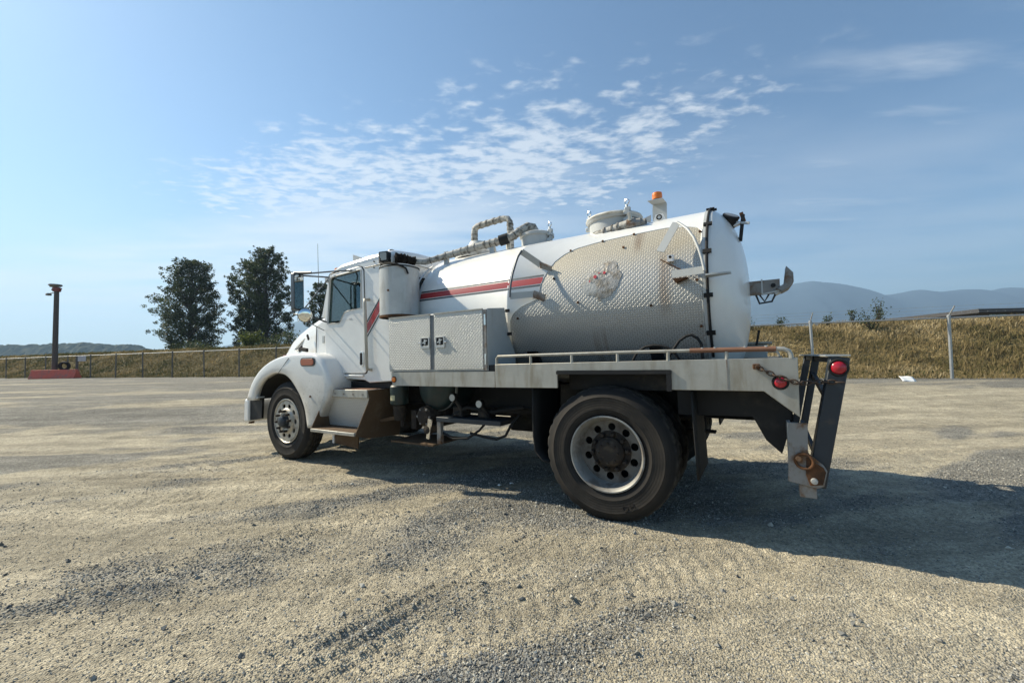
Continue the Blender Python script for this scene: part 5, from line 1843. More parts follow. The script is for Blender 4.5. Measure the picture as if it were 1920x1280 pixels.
# windscreen
ws = []
for i, (f, xx, zz) in enumerate(((0, -4.02, 1.90), (0.5, -3.93, 2.18), (1, -3.845, 2.455))):
    ws.append([(xx - 0.10 * (1 - (2 * t - 1) ** 2), YC + 0.05 + (YF - YC - 0.10) * t, zz) for t in np.linspace(0, 1, 9)])
MB().grid(ws).build('windscreen', 'window_glass', cab, smooth=60, solid=0.006)
MB().bar((-4.0, YC + 0.04, 1.90), (-3.835, YC + 0.04, 2.46), 0.05, 0.05).build('pillar', 'cab_white', cab)
MB().bar((-4.0, YF - 0.04, 1.90), (-3.835, YF - 0.04, 2.46), 0.05, 0.05).build('pillar', 'cab_white', cab)
MB().box(-4.02, -3.60, YC + 0.06, YF - 0.06, 1.60, 1.86).build('dashboard', 'dash', cab, bevel=0.04)
MB().box(-3.80, -2.72, YC + 0.052, YF - 0.052, 2.505, 2.53).build('headliner', 'headliner', cab)
for y in (0.72, 1.72):
    MB().box(-3.35, -2.95, y - 0.25, y + 0.25, 1.35, 1.55).build('seat_cushion', 'seat', cab, bevel=0.05)
    sb = MB().box(-2.98, -2.84, y - 0.24, y + 0.24, 1.5, 2.05).build('seat_back', 'seat', cab, bevel=0.05)
    MB().box(-2.95, -2.85, y - 0.13, y + 0.13, 2.08, 2.30).build('head_rest', 'seat', sb, bevel=0.04)
MB().torus((-3.50, 0.72, 1.86), 0.21, 0.017, (-0.75, 0, 0.66), 28, 8).bar((-3.70, 0.72, 1.68), (-3.50, 0.72, 1.86), 0.05, 0.05).build('steering_wheel', 'seat', cab)
# door
dout = [(-3.870, 1.150), (-3.908, 1.60), (-3.908, 1.86), (-3.872, 2.15), (-3.822, 2.405), (-3.80, 2.44), (-3.755, 2.462), (-3.235, 2.490), (-3.175, 2.475), (-3.140, 2.425), (-3.128, 2.07), (-3.092, 1.185), (-3.102, 1.158), (-3.128, 1.148)]
dwin = [(-3.846, 1.808), (-3.792, 2.380), (-3.772, 2.406), (-3.730, 2.418), (-3.215, 2.439), (-3.187, 2.432), (-3.177, 2.405), (-3.183, 1.961), (-3.440, 1.948), (-3.502, 1.931), (-3.534, 1.895), (-3.588, 1.821), (-3.606, 1.808)]
door = MB().prism(dout, [dwin], 'y', YC - 0.016, YC - 0.002).build('door', 'cab_white', truck, bevel=0.005)
dgap = [((x + 3.5) * 1.018 - 3.5, (z - 1.8) * 1.016 + 1.8) for x, z in dout]
MB().prism(dgap, [dwin], 'y', YC - 0.0035, YC - 0.001).build('door_seal', 'rubber', door)
dfr = [((x + 3.5) * 1.045 - 3.5 + 0.0, (z - 2.12) * 1.045 + 2.12) for x, z in dwin]
MB().prism(dfr, [dwin], 'y', YC - 0.024, YC - 0.015).build('window_frame', 'grey_paint', door, bevel=0.004)
MB().prism([((x + 3.5) * 1.004 - 3.5, (z - 2.12) * 1.004 + 2.12) for x, z in dwin], (), 'y', YC + 0.004, YC + 0.009).build('window_pane', 'window_glass', door)
MB().prism([((x + 3.5) * 1.004 - 3.5, (z - 2.12) * 1.004 + 2.12) for x, z in dwin], (), 'y', YF - 0.03, YF - 0.025).build('far_window', 'window_glass', cab)
MB().prism(rrect(-3.195, -3.128, 1.235, 1.415, 0.025), (), 'y', YC - 0.030, YC - 0.017).build('door_handle', 'chrome', door, bevel=0.004)
MB().prism(rrect(-3.184, -3.150, 1.25, 1.40, 0.012), (), 'y', YC - 0.036, YC - 0.0305).build('handle_grip', 'black_paint', door)
MB().prism(rrect(-3.41, -3.35, 1.835, 1.846, 0.004, 2), (), 'y', YC - 0.019, YC - 0.0165).build('door_badge', 'galvanized', door)
MB().box(-3.905, -3.15, YC - 0.022, YC - 0.003, 1.105, 1.13).build('sill_trim', 'cab_white', cab, bevel=0.004)
MB().tube([(-3.045, YC - 0.002, 2.055), (-3.047, YC - 0.065, 2.045), (-3.045, YC - 0.068, 2.0), (-3.018, YC - 0.068, 1.25), (-3.016, YC - 0.062, 1.20), (-3.016, YC - 0.002, 1.19)], 0.019, 10).build('grab_handle', 'aluminium', truck, smooth=60)
# cab stripe
sl = [(-3.112, 1.606), (-2.69, 2.085), (-2.69, 2.225), (-3.112, 1.725)]
MB().prism(sl, (), 'y', YC - 0.0025, YC - 0.0005).build('red_stripe', 'red_stripe', cab)
for dzz in (-0.050, 0.135):
    MB().prism([(-3.112, 1.606 + dzz), (-2.69, 2.085 + dzz), (-2.69, 2.118 + dzz), (-3.112, 1.634 + dzz)], (), 'y', YC - 0.0025, YC - 0.0005).build('dark_stripe', 'dark_stripe', cab)
MB().box(-3.87, -2.62, 0.34, 2.1, 0.965, 1.045).build('cab_sill', 'black_paint', truck)
# bits on the roof
MB().prism([(-3.78, 2.56), (-3.60, 2.60), (-3.62, 2.735), (-3.79, 2.80)], (), 'y', 0.62, 0.65).build('roof_fin', 'galvanized', truck)
MB().lathe([(0.058, 0), (0.055, 0.05), (0.035, 0.085), (0, 0.095)], (-3.02, 0.62, 2.66), 'z', 18).build('roof_dome', 'camera_grey', truck)
MB().lathe([(0.04, 0), (0.042, 0.02), (0.03, 0.045), (0, 0.055)], (-3.86, 0.42, 2.535), 'z', 16).build('clearance_light', 'amber_lens', truck)
MB().tube([(-3.98, 0.22, 2.30), (-3.985, 0.22, 2.44), (-4.0, 0.22, 2.90)], [0.006, 0.0035, 0.002], 6).build('antenna', 'rubber', truck)

# ---- mirror
mi = empty('mirror', (0, 0, 0), parent=truck)
MB().prism(rrect(-0.072, 0.072, -0.235, 0.235, 0.03), (), 'x', -0.05, 0.0).build('mirror_head', 'steel_dark', mi, bevel=0.01)
mg = MB().prism(rrect(-0.060, 0.060, -0.212, 0.205, 0.022), (), 'x', 0.0015, 0.005).build('mirror_glass', 'mirror', mi)
mi.location = (-3.795, -0.17, 2.175)
mi.rotation_euler = (0, R(-1), R(7))
loop = [(-3.60, -0.13, 2.395), (-3.80, -0.15, 2.415), (-3.93, -0.15, 2.435), (-3.965, -0.15, 2.41), (-3.970, -0.15, 2.35), (-3.970, -0.15, 2.0), (-3.960, -0.15, 1.935), (-3.925, -0.15, 1.905), (-3.84, -0.15, 1.895), (-3.72, -0.15, 1.89)]
MB().tube(loop, 0.011, 8).build('mirror_loop', 'steel_dark', truck, smooth=60)
MB().tube([(-3.80, -0.16, 2.40), (-3.80, -0.16, 2.36)], 0.012, 8).tube([(-3.80, -0.16, 1.99), (-3.80, -0.15, 1.90)], 0.012, 8).build('mirror_pivot', 'black_paint', truck)
MB().tube([(-3.86, -0.15, 2.40), (-3.50, 0.10, 2.435), (-3.33, 0.272, 2.455)], 0.010, 8).build('mirror_arm', 'steel_dark', truck)
MB().tube([(-3.86, -0.15, 2.39), (-3.84, 0.27, 2.43)], 0.010, 8).build('mirror_arm', 'steel_dark', truck)
MB().tube([(-3.78, -0.15, 1.915), (-3.85, 0.265, 2.40)], 0.008, 8).build('mirror_arm', 'steel_dark', truck)
MB().tube([(-3.70, -0.13, 1.885), (-3.86, 0.25, 1.83)], 0.011, 8).build('mirror_arm', 'blue_black', truck)
MB().tube([(-3.68, -0.14, 1.80), (-3.92, 0.26, 1.72)], 0.006, 8).build('mirror_arm', 'steel_dark', truck)
MB().box(-3.90, -3.82, 0.258, 0.285, 2.36, 2.44).box(-3.40, -3.28, 0.255, 0.28, 2.445, 2.468).build('mirror_foot', 'galvanized', truck)
sp2 = MB().lathe([(0, 0.012), (0.045, 0.010), (0.080, 0.0), (0.082, -0.004)], (0, 0, 0), 'x', 28).build('spot_mirror', 'mirror', truck, smooth=60)
MB().lathe([(0.082, -0.002), (0.088, -0.006), (0.086, -0.02), (0.05, -0.055), (0, -0.065)], (0, 0, 0), 'x', 28).build('spot_shell', 'black_paint', sp2, smooth=60)
sp2.location = (-3.675, -0.16, 1.872)
sp2.rotation_euler = (0, R(10), R(-36))
MB().tube([(-3.80, -0.15, 1.88), (-3.86, -0.15, 1.85), (-3.84, -0.15, 1.81), (-3.80, -0.15, 1.83), (-3.79, -0.15, 1.87)], 0.004, 6).build('mirror_wire', 'galvanized', truck)

# ---- hood
ST = [(-3.93, 1.10, 0.84, 1.93, 2.00), (-4.15, 1.12, 0.80, 1.935, 2.02), (-4.40, 1.14, 0.755, 1.915, 2.02), (-4.70, 1.18, 0.70, 1.850, 1.965), (-5.0, 1.20, 0.65, 1.765, 1.875), (-5.25, 1.22, 0.61, 1.660, 1.760), (-5.42, 1.22, 0.58, 1.555, 1.645), (-5.52, 1.20, 0.56, 1.44, 1.51), (-5.55, 1.15, 0.545, 1.30, 1.34)]
rows = []
for x, zb, hw, ze, zc in ST:
    half = [(hw + 0.05, zb), (hw + 0.035, zb + 0.35 * (ze - zb)), (hw + 0.02, zb + 0.7 * (ze - zb)), (hw, ze - 0.075), (hw - 0.018, ze - 0.03), (hw - 0.055, ze), (hw - 0.12, ze + 0.25 * (zc - ze)), (hw * 0.6, ze + 0.62 * (zc - ze)), (hw * 0.3, ze + 0.92 * (zc - ze)), (0, zc)]
    rows.append([(x, CY - a, b) for a, b in half] + [(x, CY + a, b) for a, b in reversed(half[:-1])])
MB().grid(rows).build('hood', 'cab_white', truck, smooth=50)
MB().box(-5.56, -5.50, 0.72, 1.72, 0.85, 1.40).build('grille', 'chrome', truck, bevel=0.02)
tv = [(-5.020, 1.512), (-4.765, 1.660), (-4.735, 1.655), (-4.728, 1.62), (-4.745, 1.515), (-4.77, 1.497), (-4.99, 1.495)]
vb = MB().prism(tv, (), 'y', 0.516, 0.60).build('hood_vent', 'mesh_grey', truck, bevel=0.004)
tvo = [((x + 4.86) * 1.12 - 4.86, (z - 1.555) * 1.14 + 1.555) for x, z in tv]
MB().prism(tvo, [tv], 'y', 0.508, 0.60).build('vent_rim', 'cab_white', vb, bevel=0.004)
lt = MB().bar((-4.70, 0.39, 1.505), (-4.47, 0.37, 1.475), 0.035, 0.055).bar((-4.70, 0.39, 1.47), (-4.62, 0.38, 1.53), 0.03, 0.05)
lt.build('hood_latch', 'rubber', truck, bevel=0.01)
MB().bar((-4.555, 0.42, 1.70), (-4.505, 0.41, 1.63), 0.02, 0.03).build('hood_clip', 'rubber', truck)
MB().tube([(-4.26, 0.37, 1.42), (-4.255, 0.365, 1.60), (-4.25, 0.37, 1.80)], 0.008, 6).build('cowl_seal', 'rubber', truck)
MB().box(-4.10, -4.06, 0.352, 0.372, 1.56, 1.66).build('cowl_hinge', 'galvanized', truck)
MB().prism([(-5.47, 1.36), (-5.40, 1.36), (-5.38, 1.43), (-5.46, 1.43)], (), 'y', 0.585, 0.630).build('hood_badge', 'pink_badge', truck)
# cowl between hood and door
MB().prism([(-4.26, 1.10), (-3.90, 1.10), (-3.93, 1.60), (-3.93, 1.90), (-4.02, 1.90), (-4.26, 1.80)], (), 'y', 0.365, 0.40).build('cowl', 'cab_white', truck, bevel=0.006)

# ---- near front fender (and its twin)
of = [(-5.455, 0.785), (-5.405, 0.890), (-5.300, 1.045), (-5.125, 1.198), (-4.900, 1.310), (-4.630, 1.385), (-4.400, 1.412), (-4.262, 1.424)]
arch = [(-5.240, 0.785), (-5.225, 0.845), (-5.175, 0.955), (-5.000, 1.090), (-4.747, 1.170), (-4.500, 1.158)]
f1 = of + [(-4.262, 1.424), (-4.41, 1.105)] + arch[::-1]
of2 = [(-4.254, 1.424), (-4.0, 1.424), (-3.72, 1.405), (-3.66, 1.36), (-3.54, 1.221), (-3.436, 0.992), (-3.475, 0.90), (-3.62, 0.72), (-3.782, 0.485), (-3.951, 0.462), (-4.01, 0.668), (-4.12, 0.871), (-4.305, 1.051), (-4.402, 1.105)]
f1 = of[:-1] + [(-4.259, 1.424), (-4.408, 1.107)] + arch[::-1]


def fender_shell(outline, name, parent, y0=0.03, depth=0.55, round_=0.07):
    """outer face set in at its rim, then a band running inboard: reads as a rounded moulded fender"""
    c = np.mean(np.array(outline), axis=0)
    return MB().prism(outline, (), 'y', y0, y0 + depth).build(name, 'fender_white', parent, bevel=round_, seg=4, smooth=60)


def arch_strip(path, y0, y1, th):
    mb = MB()
    rows = []
    k = len(path)
    for i, (x, z) in enumerate(path):
        a = path[max(i - 1, 0)]
        b = path[min(i + 1, k - 1)]
        t = Vector((b[0] - a[0], b[1] - a[1])).normalized()
        nx_, nz_ = -t[1], t[0]
        rows.append((x, z, nx_, nz_))
    return rows


fen = MB()
# skin: outer rim curve -> face; built as rows from the arch lip out over the shoulder and in to the hood
def interp_path(p, n):
    p = np.array(p)
    L = np.r_[0, np.cumsum(np.hypot(*np.diff(p, axis=0).T))]
    q = np.linspace(0, L[-1], n)
    return np.stack([np.interp(q, L, p[:, 0]), np.interp(q, L, p[:, 1])], 1)


def smooth_path(p, n=40):
    a = interp_path(p, n)
    for _ in range(3):
        a[1:-1] = 0.25 * a[:-2] + 0.5 * a[1:-1] + 0.25 * a[2:]
    return a


NP = 44
archp = smooth_path([(-5.245, 0.770), (-5.225, 0.845), (-5.165, 0.960), (-5.000, 1.085), (-4.747, 1.165), (-4.500, 1.150), (-4.40, 1.105), (-4.305, 1.040), (-4.12, 0.860), (-4.01, 0.660), (-3.951, 0.462)], NP)
outp = smooth_path([(-5.455, 0.770), (-5.405, 0.890), (-5.300, 1.045), (-5.125, 1.198), (-4.900, 1.310), (-4.630, 1.385), (-4.262, 1.424), (-3.98, 1.424), (-3.76, 1.405), (-3.66, 1.345), (-3.54, 1.20), (-3.445, 0.985), (-3.52, 0.84), (-3.65, 0.67), (-3.782, 0.470)], NP)


def fender(side):
    """side 1: near, -1: far"""
    def Y(y):
        return y if side > 0 else 2 * CY - y
    rows = []
    for f, y in ((0.0, 0.115), (0.0, 0.055), (0.06, 0.034), (0.30, 0.026), (0.60, 0.030), (0.80, 0.032), (0.93, 0.036), (0.975, 0.047), (0.996, 0.070), (1.0, 0.105), (1.0, 0.30)):
        pp_ = archp + (outp - archp) * f
        rows.append([(x, Y(y), z) for x, z in pp_])
    # then over the top in towards the hood
    top = outp.copy()
    for y, dz_, sc in ((0.45, 0.012, 1.0), (0.62, 0.02, 1.0)):
        rows.append([(x, Y(y), z + dz_) for x, z in top])
    o = MB().grid(rows).build('fender', 'fender_white', truck, smooth=70, solid=0.008)
    MB().tube([(a[0], Y(0.028 + 0.0), a[1]) for a in [archp[19] + (outp[19] + np.array([0.05, 0]) - archp[19]) * t for t in np.linspace(0.03, 0.8, 8)]], 0.0035, 5).build('fender_seam', 'dark_stripe', o)
    lin = [[(x + 0.03 * (x < -4.48) - 0.03 * (x > -4.48), Y(yy), z + 0.015) for x, z in archp] for yy in (0.10, 0.62)]
    MB().grid(lin).build('wheel_liner', 'rubber', o, smooth=60)
    return o


nf = fender(1)
fender(-1)['label'] = 'far side front fender'
MB().prism(rrect(-4.060, -3.785, 1.262, 1.345, 0.041, 6), (), 'y', 0.012, 0.034).build('side_marker', 'amber_dull', truck, bevel=0.006)
MB().prism(rrect(-4.075, -3.770, 1.249, 1.358, 0.05, 6), [rrect(-4.060, -3.785, 1.262, 1.345, 0.041, 6)], 'y', 0.018, 0.036).build('marker_rim', 'dark_stripe', truck)
MB().tube([(-3.865, 0.03, 0.865), (-3.865, 0.016, 0.865)], 0.014, 8).build('fender_bolt', 'rust', truck)
MB().prism([(-5.66, 0.43), (-5.54, 0.43), (-5.54, 0.775), (-5.64, 0.785)], (), 'y', 0.10, 2.34).build('bumper', 'cab_white', truck, bevel=0.03, seg=3)
MB().prism([(-5.535, 0.455), (-5.22, 0.50), (-5.20, 0.80), (-5.535, 0.775)], (), 'y', 0.13, 0.16).build('bumper_end', 'black_paint', truck)
MB().prism([(-5.47, 0.775), (-5.16, 0.805), (-5.16, 0.825), (-5.47, 0.795)], (), 'y', 0.05, 0.14).build('bumper_ledge', 'grey_paint', truck)
MB().box(-5.60, -5.55, 0.14, 0.20, 0.405, 0.432).build('tow_lug', 'rust', truck)

# ---- cab steps
st = MB().box(-3.685, -2.862, 0.085, 0.46, 0.862, 0.958).build('step_top', 'aluminium', truck, bevel=0.006)
for i in range(5):
    x = -3.62 + 0.17 * i
    MB().tube([(x, 0.086, 0.905), (x, 0.078, 0.905)], 0.010, 7).build('step_rivet', 'rusty_grey', st)
MB().box(-3.67, -2.88, 0.11, 0.44, 0.9585, 0.962).build('tread_sheet', 'brown_rail', st)
MB().add([(-3.68, 0.115, 0.861), (-2.87, 0.115, 0.861), (-2.87, 0.175, 0.50), (-3.68, 0.175, 0.50), (-3.68, 0.127, 0.861), (-2.87, 0.127, 0.861), (-2.87, 0.187, 0.50), (-3.68, 0.187, 0.50)],
         [(0, 3, 2, 1), (4, 5, 6, 7), (0, 1, 5, 4), (1, 2, 6, 5), (2, 3, 7, 6), (3, 0, 4, 7)]).build('step_riser', 'tread_plate', truck)
MB().box(-3.68, -2.865, -0.095, 0.20, 0.452, 0.490).build('step_lower', 'aluminium', truck, bevel=0.005)
MB().box(-3.67, -2.875, -0.075, 0.17, 0.4905, 0.4945).build('tread_sheet', 'brown_plate', truck)
spl = [(0.09, 0.955), (0.118, 0.86), (-0.075, 0.49), (-0.08, 0.452), (0.10, 0.40), (0.56, 0.37), (0.62, 0.56), (0.62, 0.955)]
MB().prism(spl, (), 'x', -2.862, -2.852).build('step_side', 'brown_plate', truck)
MB().prism(spl[:6] + [(0.40, 0.86)], (), 'x', -3.698, -3.688).build('step_side', 'brown_plate', truck)
MB().prism([(-2.85, 0.56), (-2.55, 0.62), (-2.55, 0.66), (-2.85, 0.60)], (), 'y', 0.26, 0.27).build('step_brace', 'brown_plate', truck)
MB().prism([(-3.76, 0.24), (-3.30, 0.20), (-3.28, 0.47), (-3.76, 0.47)], (), 'y', 0.30, 0.312).build('mud_flap', 'brown_plate', truck)
MB().bar((-3.77, 0.29, 0.24), (-3.77, 0.29, 0.34), 0.016, 0.03, up=(1, 0, 0)).build('flap_clip', 'new_paint', truck)

# ---- under the bed, near side
gc = MB().lathe([(0, 0.78), (0.098, 0.785), (0.105, 0.80), (0.105, 0.99), (0.09, 1.01), (0, 1.01)], (-2.56, 0.30, 0), 'z', 24).build('canister', 'teal_paint', truck)
MB().lathe([(0.055, 0.60), (0.07, 0.66), (0.075, 0.775), (0, 0.78)], (-2.56, 0.30, 0), 'z', 20).build('canister_bowl', 'hub_dirty', gc)
rows = [[(-2.56 + 0.1065 * math.sin(t), 0.30 - 0.1065 * math.cos(t), z) for t in np.linspace(-0.42, 0.30, 7)] for z in (0.835, 0.895)]
MB().grid(rows).build('canister_label', 'sticker', gc)
MB().tube([(-2.52, 0.30, 0.60), (-2.52, 0.30, 0.53)], 0.02, 8).build('drain', 'hub_dirty', gc)
ad = MB().lathe([(0, 0.34), (0.20, 0.35), (0.25, 0.39), (0.26, 0.45), (0.26, 0.95)], (-2.08, 0, 0.98), 'y', 36).build('air_tank', 'teal_paint', truck, smooth=50)
MB().lathe([(0.262, 0.42), (0.268, 0.425), (0.268, 0.455), (0.262, 0.46)], (-2.08, 0, 0.98), 'y', 36).build('tank_band', 'galvanized', ad)
pm = MB().lathe([(0, 0.27), (0.07, 0.275), (0.085, 0.29), (0.105, 0.30), (0.115, 0.32), (0.115, 0.50), (0.14, 0.52), (0.14, 0.75), (0, 0.75)], (-2.18, 0, 0.66), 'y', 28).build('vacuum_pump', 'hub_dirty', truck)
for i in range(6):
    a = i * math.pi / 3
    MB().tube([(-2.18 + 0.09 * math.cos(a), 0.30, 0.66 + 0.09 * math.sin(a)), (-2.18 + 0.09 * math.cos(a), 0.283, 0.66 + 0.09 * math.sin(a))], 0.012, 6).build('pump_bolt', 'rusty_grey', pm)
MB().tube([(-2.18, 0.4, 0.78), (-2.2, 0.42, 0.9), (-2.3, 0.5, 0.98)], 0.04, 10).build('pump_pipe', 'black_paint', pm)
MB().box(-2.42, -2.34, 0.34, 0.44, 0.50, 0.72).build('filter', 'hub_dirty', truck, bevel=0.01)
MB().box(-1.955, -1.13, 0.25, 0.56, 0.625, 0.675).build('pump_shelf', 'blue_black', truck, bevel=0.004)
MB().box(-1.955, -1.905, 0.26, 0.31, 0.385, 0.620).build('shelf_leg', 'rusty_grey', truck)
MB().bar((-2.015, 0.22, 0.655), (-2.045, 0.22, 0.44), 0.045, 0.02, up=(0, -1, 0)).build('shelf_plate', 'chrome', truck)
MB().lathe([(0, 0.2), (0.045, 0.21), (0.05, 0.24), (0.05, 0.36)], (-2.06, 0, 0.535), 'y', 18).build('valve', 'hub_dirty', truck)
MB().box(-2.60, -1.96, 0.20, 0.70, 0.366, 0.384).build('skid_plate', 'brown_plate', truck)
for x, z in ((-1.74, 0.885), (-1.395, 0.83)):
    g_ = MB().lathe([(0, 0.262), (0.040, 0.262), (0.046, 0.27), (0.046, 0.31), (0, 0.31)], (x, 0, z), 'y', 22).build('gauge', 'black_paint', truck)
    MB().lathe([(0, 0.2605), (0.036, 0.2605)], (x, 0, z), 'y', 20).build('gauge_face', 'galvanized', g_)
    MB().tube([(x + 0.02, 0.30, z - 0.03), (x + 0.06, 0.34, z - 0.12), (x + 0.06, 0.36, 0.68)], 0.022, 8).build('gauge_pipe', 'black_paint', g_)
MB().tube([(-1.90, 0.30, 0.50), (-1.75, 0.28, 0.455), (-1.55, 0.28, 0.475), (-1.42, 0.30, 0.56), (-1.36, 0.32, 0.63)], 0.013, 8).build('hose', 'rubber', truck)
MB().tube([(-1.55, 0.32, 0.52), (-1.35, 0.29, 0.50), (-1.20, 0.28, 0.49), (-1.10, 0.29, 0.53), (-1.06, 0.32, 0.62), (-1.0, 0.4, 0.72)], 0.014, 8).build('hose', 'rubber', truck)
MB().tube([(-1.80, 0.36, 0.70), (-1.6, 0.34, 0.78), (-1.3, 0.36, 0.74), (-0.95, 0.40, 0.80)], 0.02, 8).build('hose', 'rubber', truck)
MB().box(-1.80, -1.66, 0.34, 0.48, 0.68, 0.78).build('valve_block', 'hub_dirty', truck, bevel=0.01)
MB().box(-1.47, -1.33, 0.34, 0.48, 0.68, 0.76).build('valve_block', 'hub_dirty', truck, bevel=0.01)
MB().lathe([(0.0295, 0.0), (0.024, -0.014), (0, -0.018)], (-2.325, 0.004, 1.088), 'y', 18).build('marker_light', 'amber_lens', truck)
MB().lathe([(0.028, -0.004), (0.034, -0.006), (0.036, 0.002), (0.030, 0.003)], (-2.325, 0.004, 1.088), 'y', 18).build('marker_rim', 'rubber', truck)
# mud flaps
ff = [[(x + 0.05 * math.sin(1.5 * (z - 0.4)), y, z) for y in np.linspace(0.05, 0.62, 5)] for x, z in ((-0.70, 1.02), (-0.695, 0.8), (-0.68, 0.6), (-0.655, 0.47), (-0.58, 0.392), (-0.52, 0.385))]
MB().grid(ff).build('mud_flap', 'rubber', truck, solid=0.012)
for y0, y1 in ((0.04, 0.60), (1.84, 2.40)):
    ff = [[(x, y, z) for y in np.linspace(y0, y1, 5)] for x, z in ((0.64, 1.02), (0.645, 0.8), (0.655, 0.55), (0.66, 0.39 if y0 < 1 else 0.52))]
    MB().grid(ff).build('mud_flap', 'rubber', truck, solid=0.012)

# ---- tail
for y in (0.28, 2.08):
    MB().prism([(0.50, 1.148), (0.50, 0.815), (1.0, 0.825), (1.075, 0.665), (1.165, 0.578), (1.225, 0.78), (1.24, 1.148)], (), 'y', y, y + 0.05).build('tail_frame', 'black_paint', truck)
MB().box(1.0, 1.24, 0.33, 2.08, 0.80, 0.95).build('tail_beam', 'black_paint', truck)
MB().box(0.5, 1.24, 0.33, 2.08, 1.10, 1.148).build('tail_floor', 'black_paint', truck)
for y, nm in ((0.088, 1), (2.35, 2)):
    hb = MB().prism([(1.205, 0.822), (1.305, 0.822), (1.298, 0.635), (1.375, 0.565), (1.392, 0.53), (1.372, 0.435), (1.34, 0.418), (1.185, 0.445)], (), 'y', y, y + 0.02).build('hinge_bracket', 'rusty_grey', truck, bevel=0.003)
    MB().prism([(1.288, 0.610), (1.372, 0.552), (1.384, 0.525), (1.366, 0.445), (1.300, 0.432), (1.280, 0.50)], (), 'y', y - 0.010, y - 0.0005).build('pivot_plate', 'rust', hb, bevel=0.003)
    MB().box(1.195, 1.215, y + 0.0205, y + 0.14, 0.45, 0.82).build('bracket_web', 'galvanized', hb)
    MB().torus((1.275, y - 0.018, 0.585), 0.048, 0.009, (0.25, 1, 0.1), 20, 8).build('shackle_ring', 'rust', hb)
    MB().tube([(1.245, y + 0.004, 0.60), (1.245, y - 0.03, 0.60)], 0.016, 8).build('shackle_pin', 'rusty_grey', hb)
    MB().lathe([(0, -0.030), (0.017, -0.028), (0.020, -0.010)], (1.322, y, 0.465), 'y', 12).build('pivot_bolt', 'galvanized', hb)
    MB().box(1.245, 1.335, y + 0.03, y + 0.13, 0.345, 0.425).build('stop_block', 'rusty_grey', hb, bevel=0.004)


def tilt(z):
    return 1.335 + 0.157 * (z - 0.42) / 0.82


gate = MB()
for y, w_, t_ in ((0.115, 0.11, 0.098), (1.45, 0.05, 0.055), (2.28, 0.06, 0.06)):
    p = MB().bar((tilt(0.42), y + w_ / 2, 0.42), (tilt(1.24), y + w_ / 2, 1.24), w_, t_, up=(1, 0, 0.0)).build('gate_post', 'blue_black', truck, bevel=0.006)
    if w_ > 0.1:
        p['label'] = 'outer gate post with a round red lamp' if y < 1 else 'far outer gate post'
MB().box(tilt(1.24) - 0.075, tilt(1.24) + 0.05, 0.112, 2.33, 1.243, 1.253).build('gate_cap', 'galvanized', truck)
for z in (1.215, 0.46):
    MB().bar((tilt(z), 0.23, z), (tilt(z), 2.28, z), 0.03, 0.035).build('gate_rung', 'blue_black', truck)
MB().bar((tilt(1.07), 1.45, 1.07), (tilt(0.95), 0.22, 0.95), 0.03, 0.045).build('gate_brace', 'blue_black', truck)
MB().bar((1.31, 0.70, 0.74), (tilt(0.58) - 0.01, 0.22, 0.58), 0.02, 0.045).build('gate_brace', 'blue_black', truck)
tlz = 1.172
lens = MB().lathe([(0.0, -0.016), (0.028, -0.014), (0.041, -0.004), (0.041, 0.003)], (tilt(tlz), 0.113, tlz), 'y', 24).build('tail_lamp', 'red_lens', truck, smooth=60)
MB().lathe([(0.041, -0.006), (0.050, -0.008), (0.055, 0.0), (0.055, 0.002)], (tilt(tlz), 0.113, tlz), 'y', 24).build('lamp_grommet', 'rubber', lens, smooth=60)
lens = MB().lathe([(0.0, -0.014), (0.025, -0.012), (0.036, -0.004), (0.036, 0.0)], (1.168, -0.001, 1.085), 'y', 24).build('side_lamp', 'red_lens', truck, smooth=60)
MB().lathe([(0.035, -0.006), (0.043, -0.008), (0.048, -0.001)], (1.168, -0.001, 1.085), 'y', 24).build('lamp_grommet', 'rubber', lens, smooth=60)


def chain(pts, parent):
    """oval links, every other one turned a quarter"""
    pts = [Vector(p) for p in pts]
    seg = []
    for a, b in zip(pts[:-1], pts[1:]):
        n = max(1, int(round((b - a).length / 0.034)))
        for i in range(n):
            seg.append((a.lerp(b, (i + 0.5) / n), (b - a).normalized()))
    for i, (c, t) in enumerate(seg):
        s = t.cross(Vector((0, 0, 1)) if i % 2 else Vector((0, 1, 0.2))).normalized()
        ring = [c + t * 0.024 * math.cos(q) + s * 0.013 * math.sin(q) for q in np.linspace(0, 2 * math.pi, 13)[:-1]]
        MB().tube(ring, 0.0045, 6, closed=True).build('chain_link', 'chain_steel', parent, smooth=60)


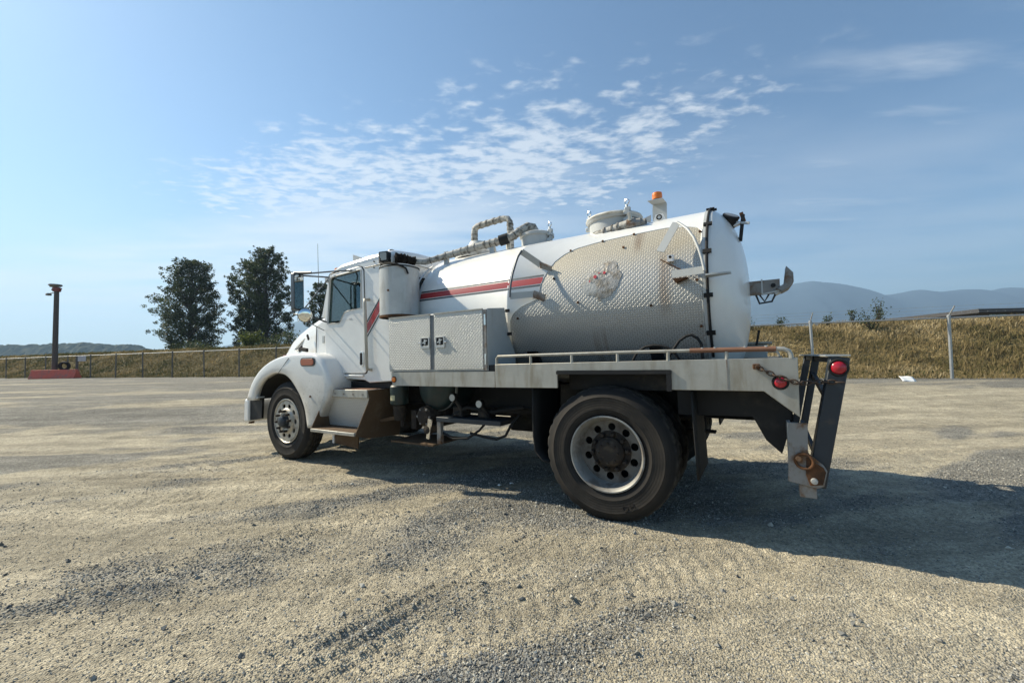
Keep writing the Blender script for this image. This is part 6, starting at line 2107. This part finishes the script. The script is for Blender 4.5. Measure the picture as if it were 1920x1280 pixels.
ch = MB().box(1.020, 1.062, -0.022, -0.001, 1.170, 1.205).build('chain_anchor', 'rust', truck, bevel=0.006)
chain([(1.045, -0.03, 1.185), (1.13, -0.03, 1.135), (1.20, -0.03, 1.105), (1.255, -0.03, 1.085), (1.30, 0.03, 1.080)], ch)
chain([(1.30, 0.03, 1.080), (1.36, 0.07, 1.085), (1.42, 0.095, 1.085), (1.50, 0.10, 1.082)], ch)
# things on the rear bed
MB().box(0.78, 1.16, 1.55, 2.30, 1.37, 1.39).build('rear_shelf', 'aluminium', truck)
MB().box(0.80, 1.12, 1.60, 2.25, 1.226, 1.368).build('rear_box', 'grey_paint', truck, bevel=0.01)
MB().bar((1.03, 1.50, 1.35), (1.06, 1.50, 1.50), 0.02, 0.02, up=(1, 0, 0)).build('rear_lever', 'black_paint', truck)
for pts in ([(0.16, 0.30, 1.24), (0.20, 0.30, 1.31), (0.265, 0.30, 1.348), (0.33, 0.30, 1.358), (0.39, 0.30, 1.352), (0.44, 0.30, 1.335), (0.49, 0.30, 1.29), (0.52, 0.31, 1.24)],
            [(0.44, 0.26, 1.24), (0.48, 0.26, 1.31), (0.53, 0.27, 1.385), (0.58, 0.28, 1.42), (0.62, 0.28, 1.428), (0.66, 0.29, 1.40), (0.685, 0.29, 1.355), (0.69, 0.29, 1.24)]):
    h_ = MB().tube(pts, 0.011, 8).build('deck_hose', 'rubber', truck, smooth=60)
    h_['label'] = 'black hose looped up from the bed'

# small litter lying in the truck's shade
for i, (x, y, lab) in enumerate(((0.0, 0.0, 'small white scrap of paper on the ground in the truck shade, nearer the rear wheel'), (0.10, -0.10, 'tiny white flake on the ground in the truck shade, nearer the cab'))):
    bx_, by_ = 0.7047 - 1.18 * math.cos(TH) + 0.51 * math.sin(TH) - 0.12 * i, 3.2401 + 1.18 * math.sin(TH) + 0.51 * math.cos(TH) - 0.05 * i
    zz = float(ground_height(np.array([bx_]), np.array([by_]))[0])
    q = MB().grid([[(-0.02, -0.012, 0.012), (0.0, -0.015, 0.02), (0.022, -0.01, 0.012)], [(-0.02, 0.012, 0.016), (0.0, 0.014, 0.024), (0.02, 0.016, 0.012)]]).build('paper_scrap', 'paper', None, solid=0.002)
    q.location = (bx_, by_, zz + 0.004)
    q.rotation_euler = (0, 0, 0.6 * i)
    tag(q, lab, 'litter')
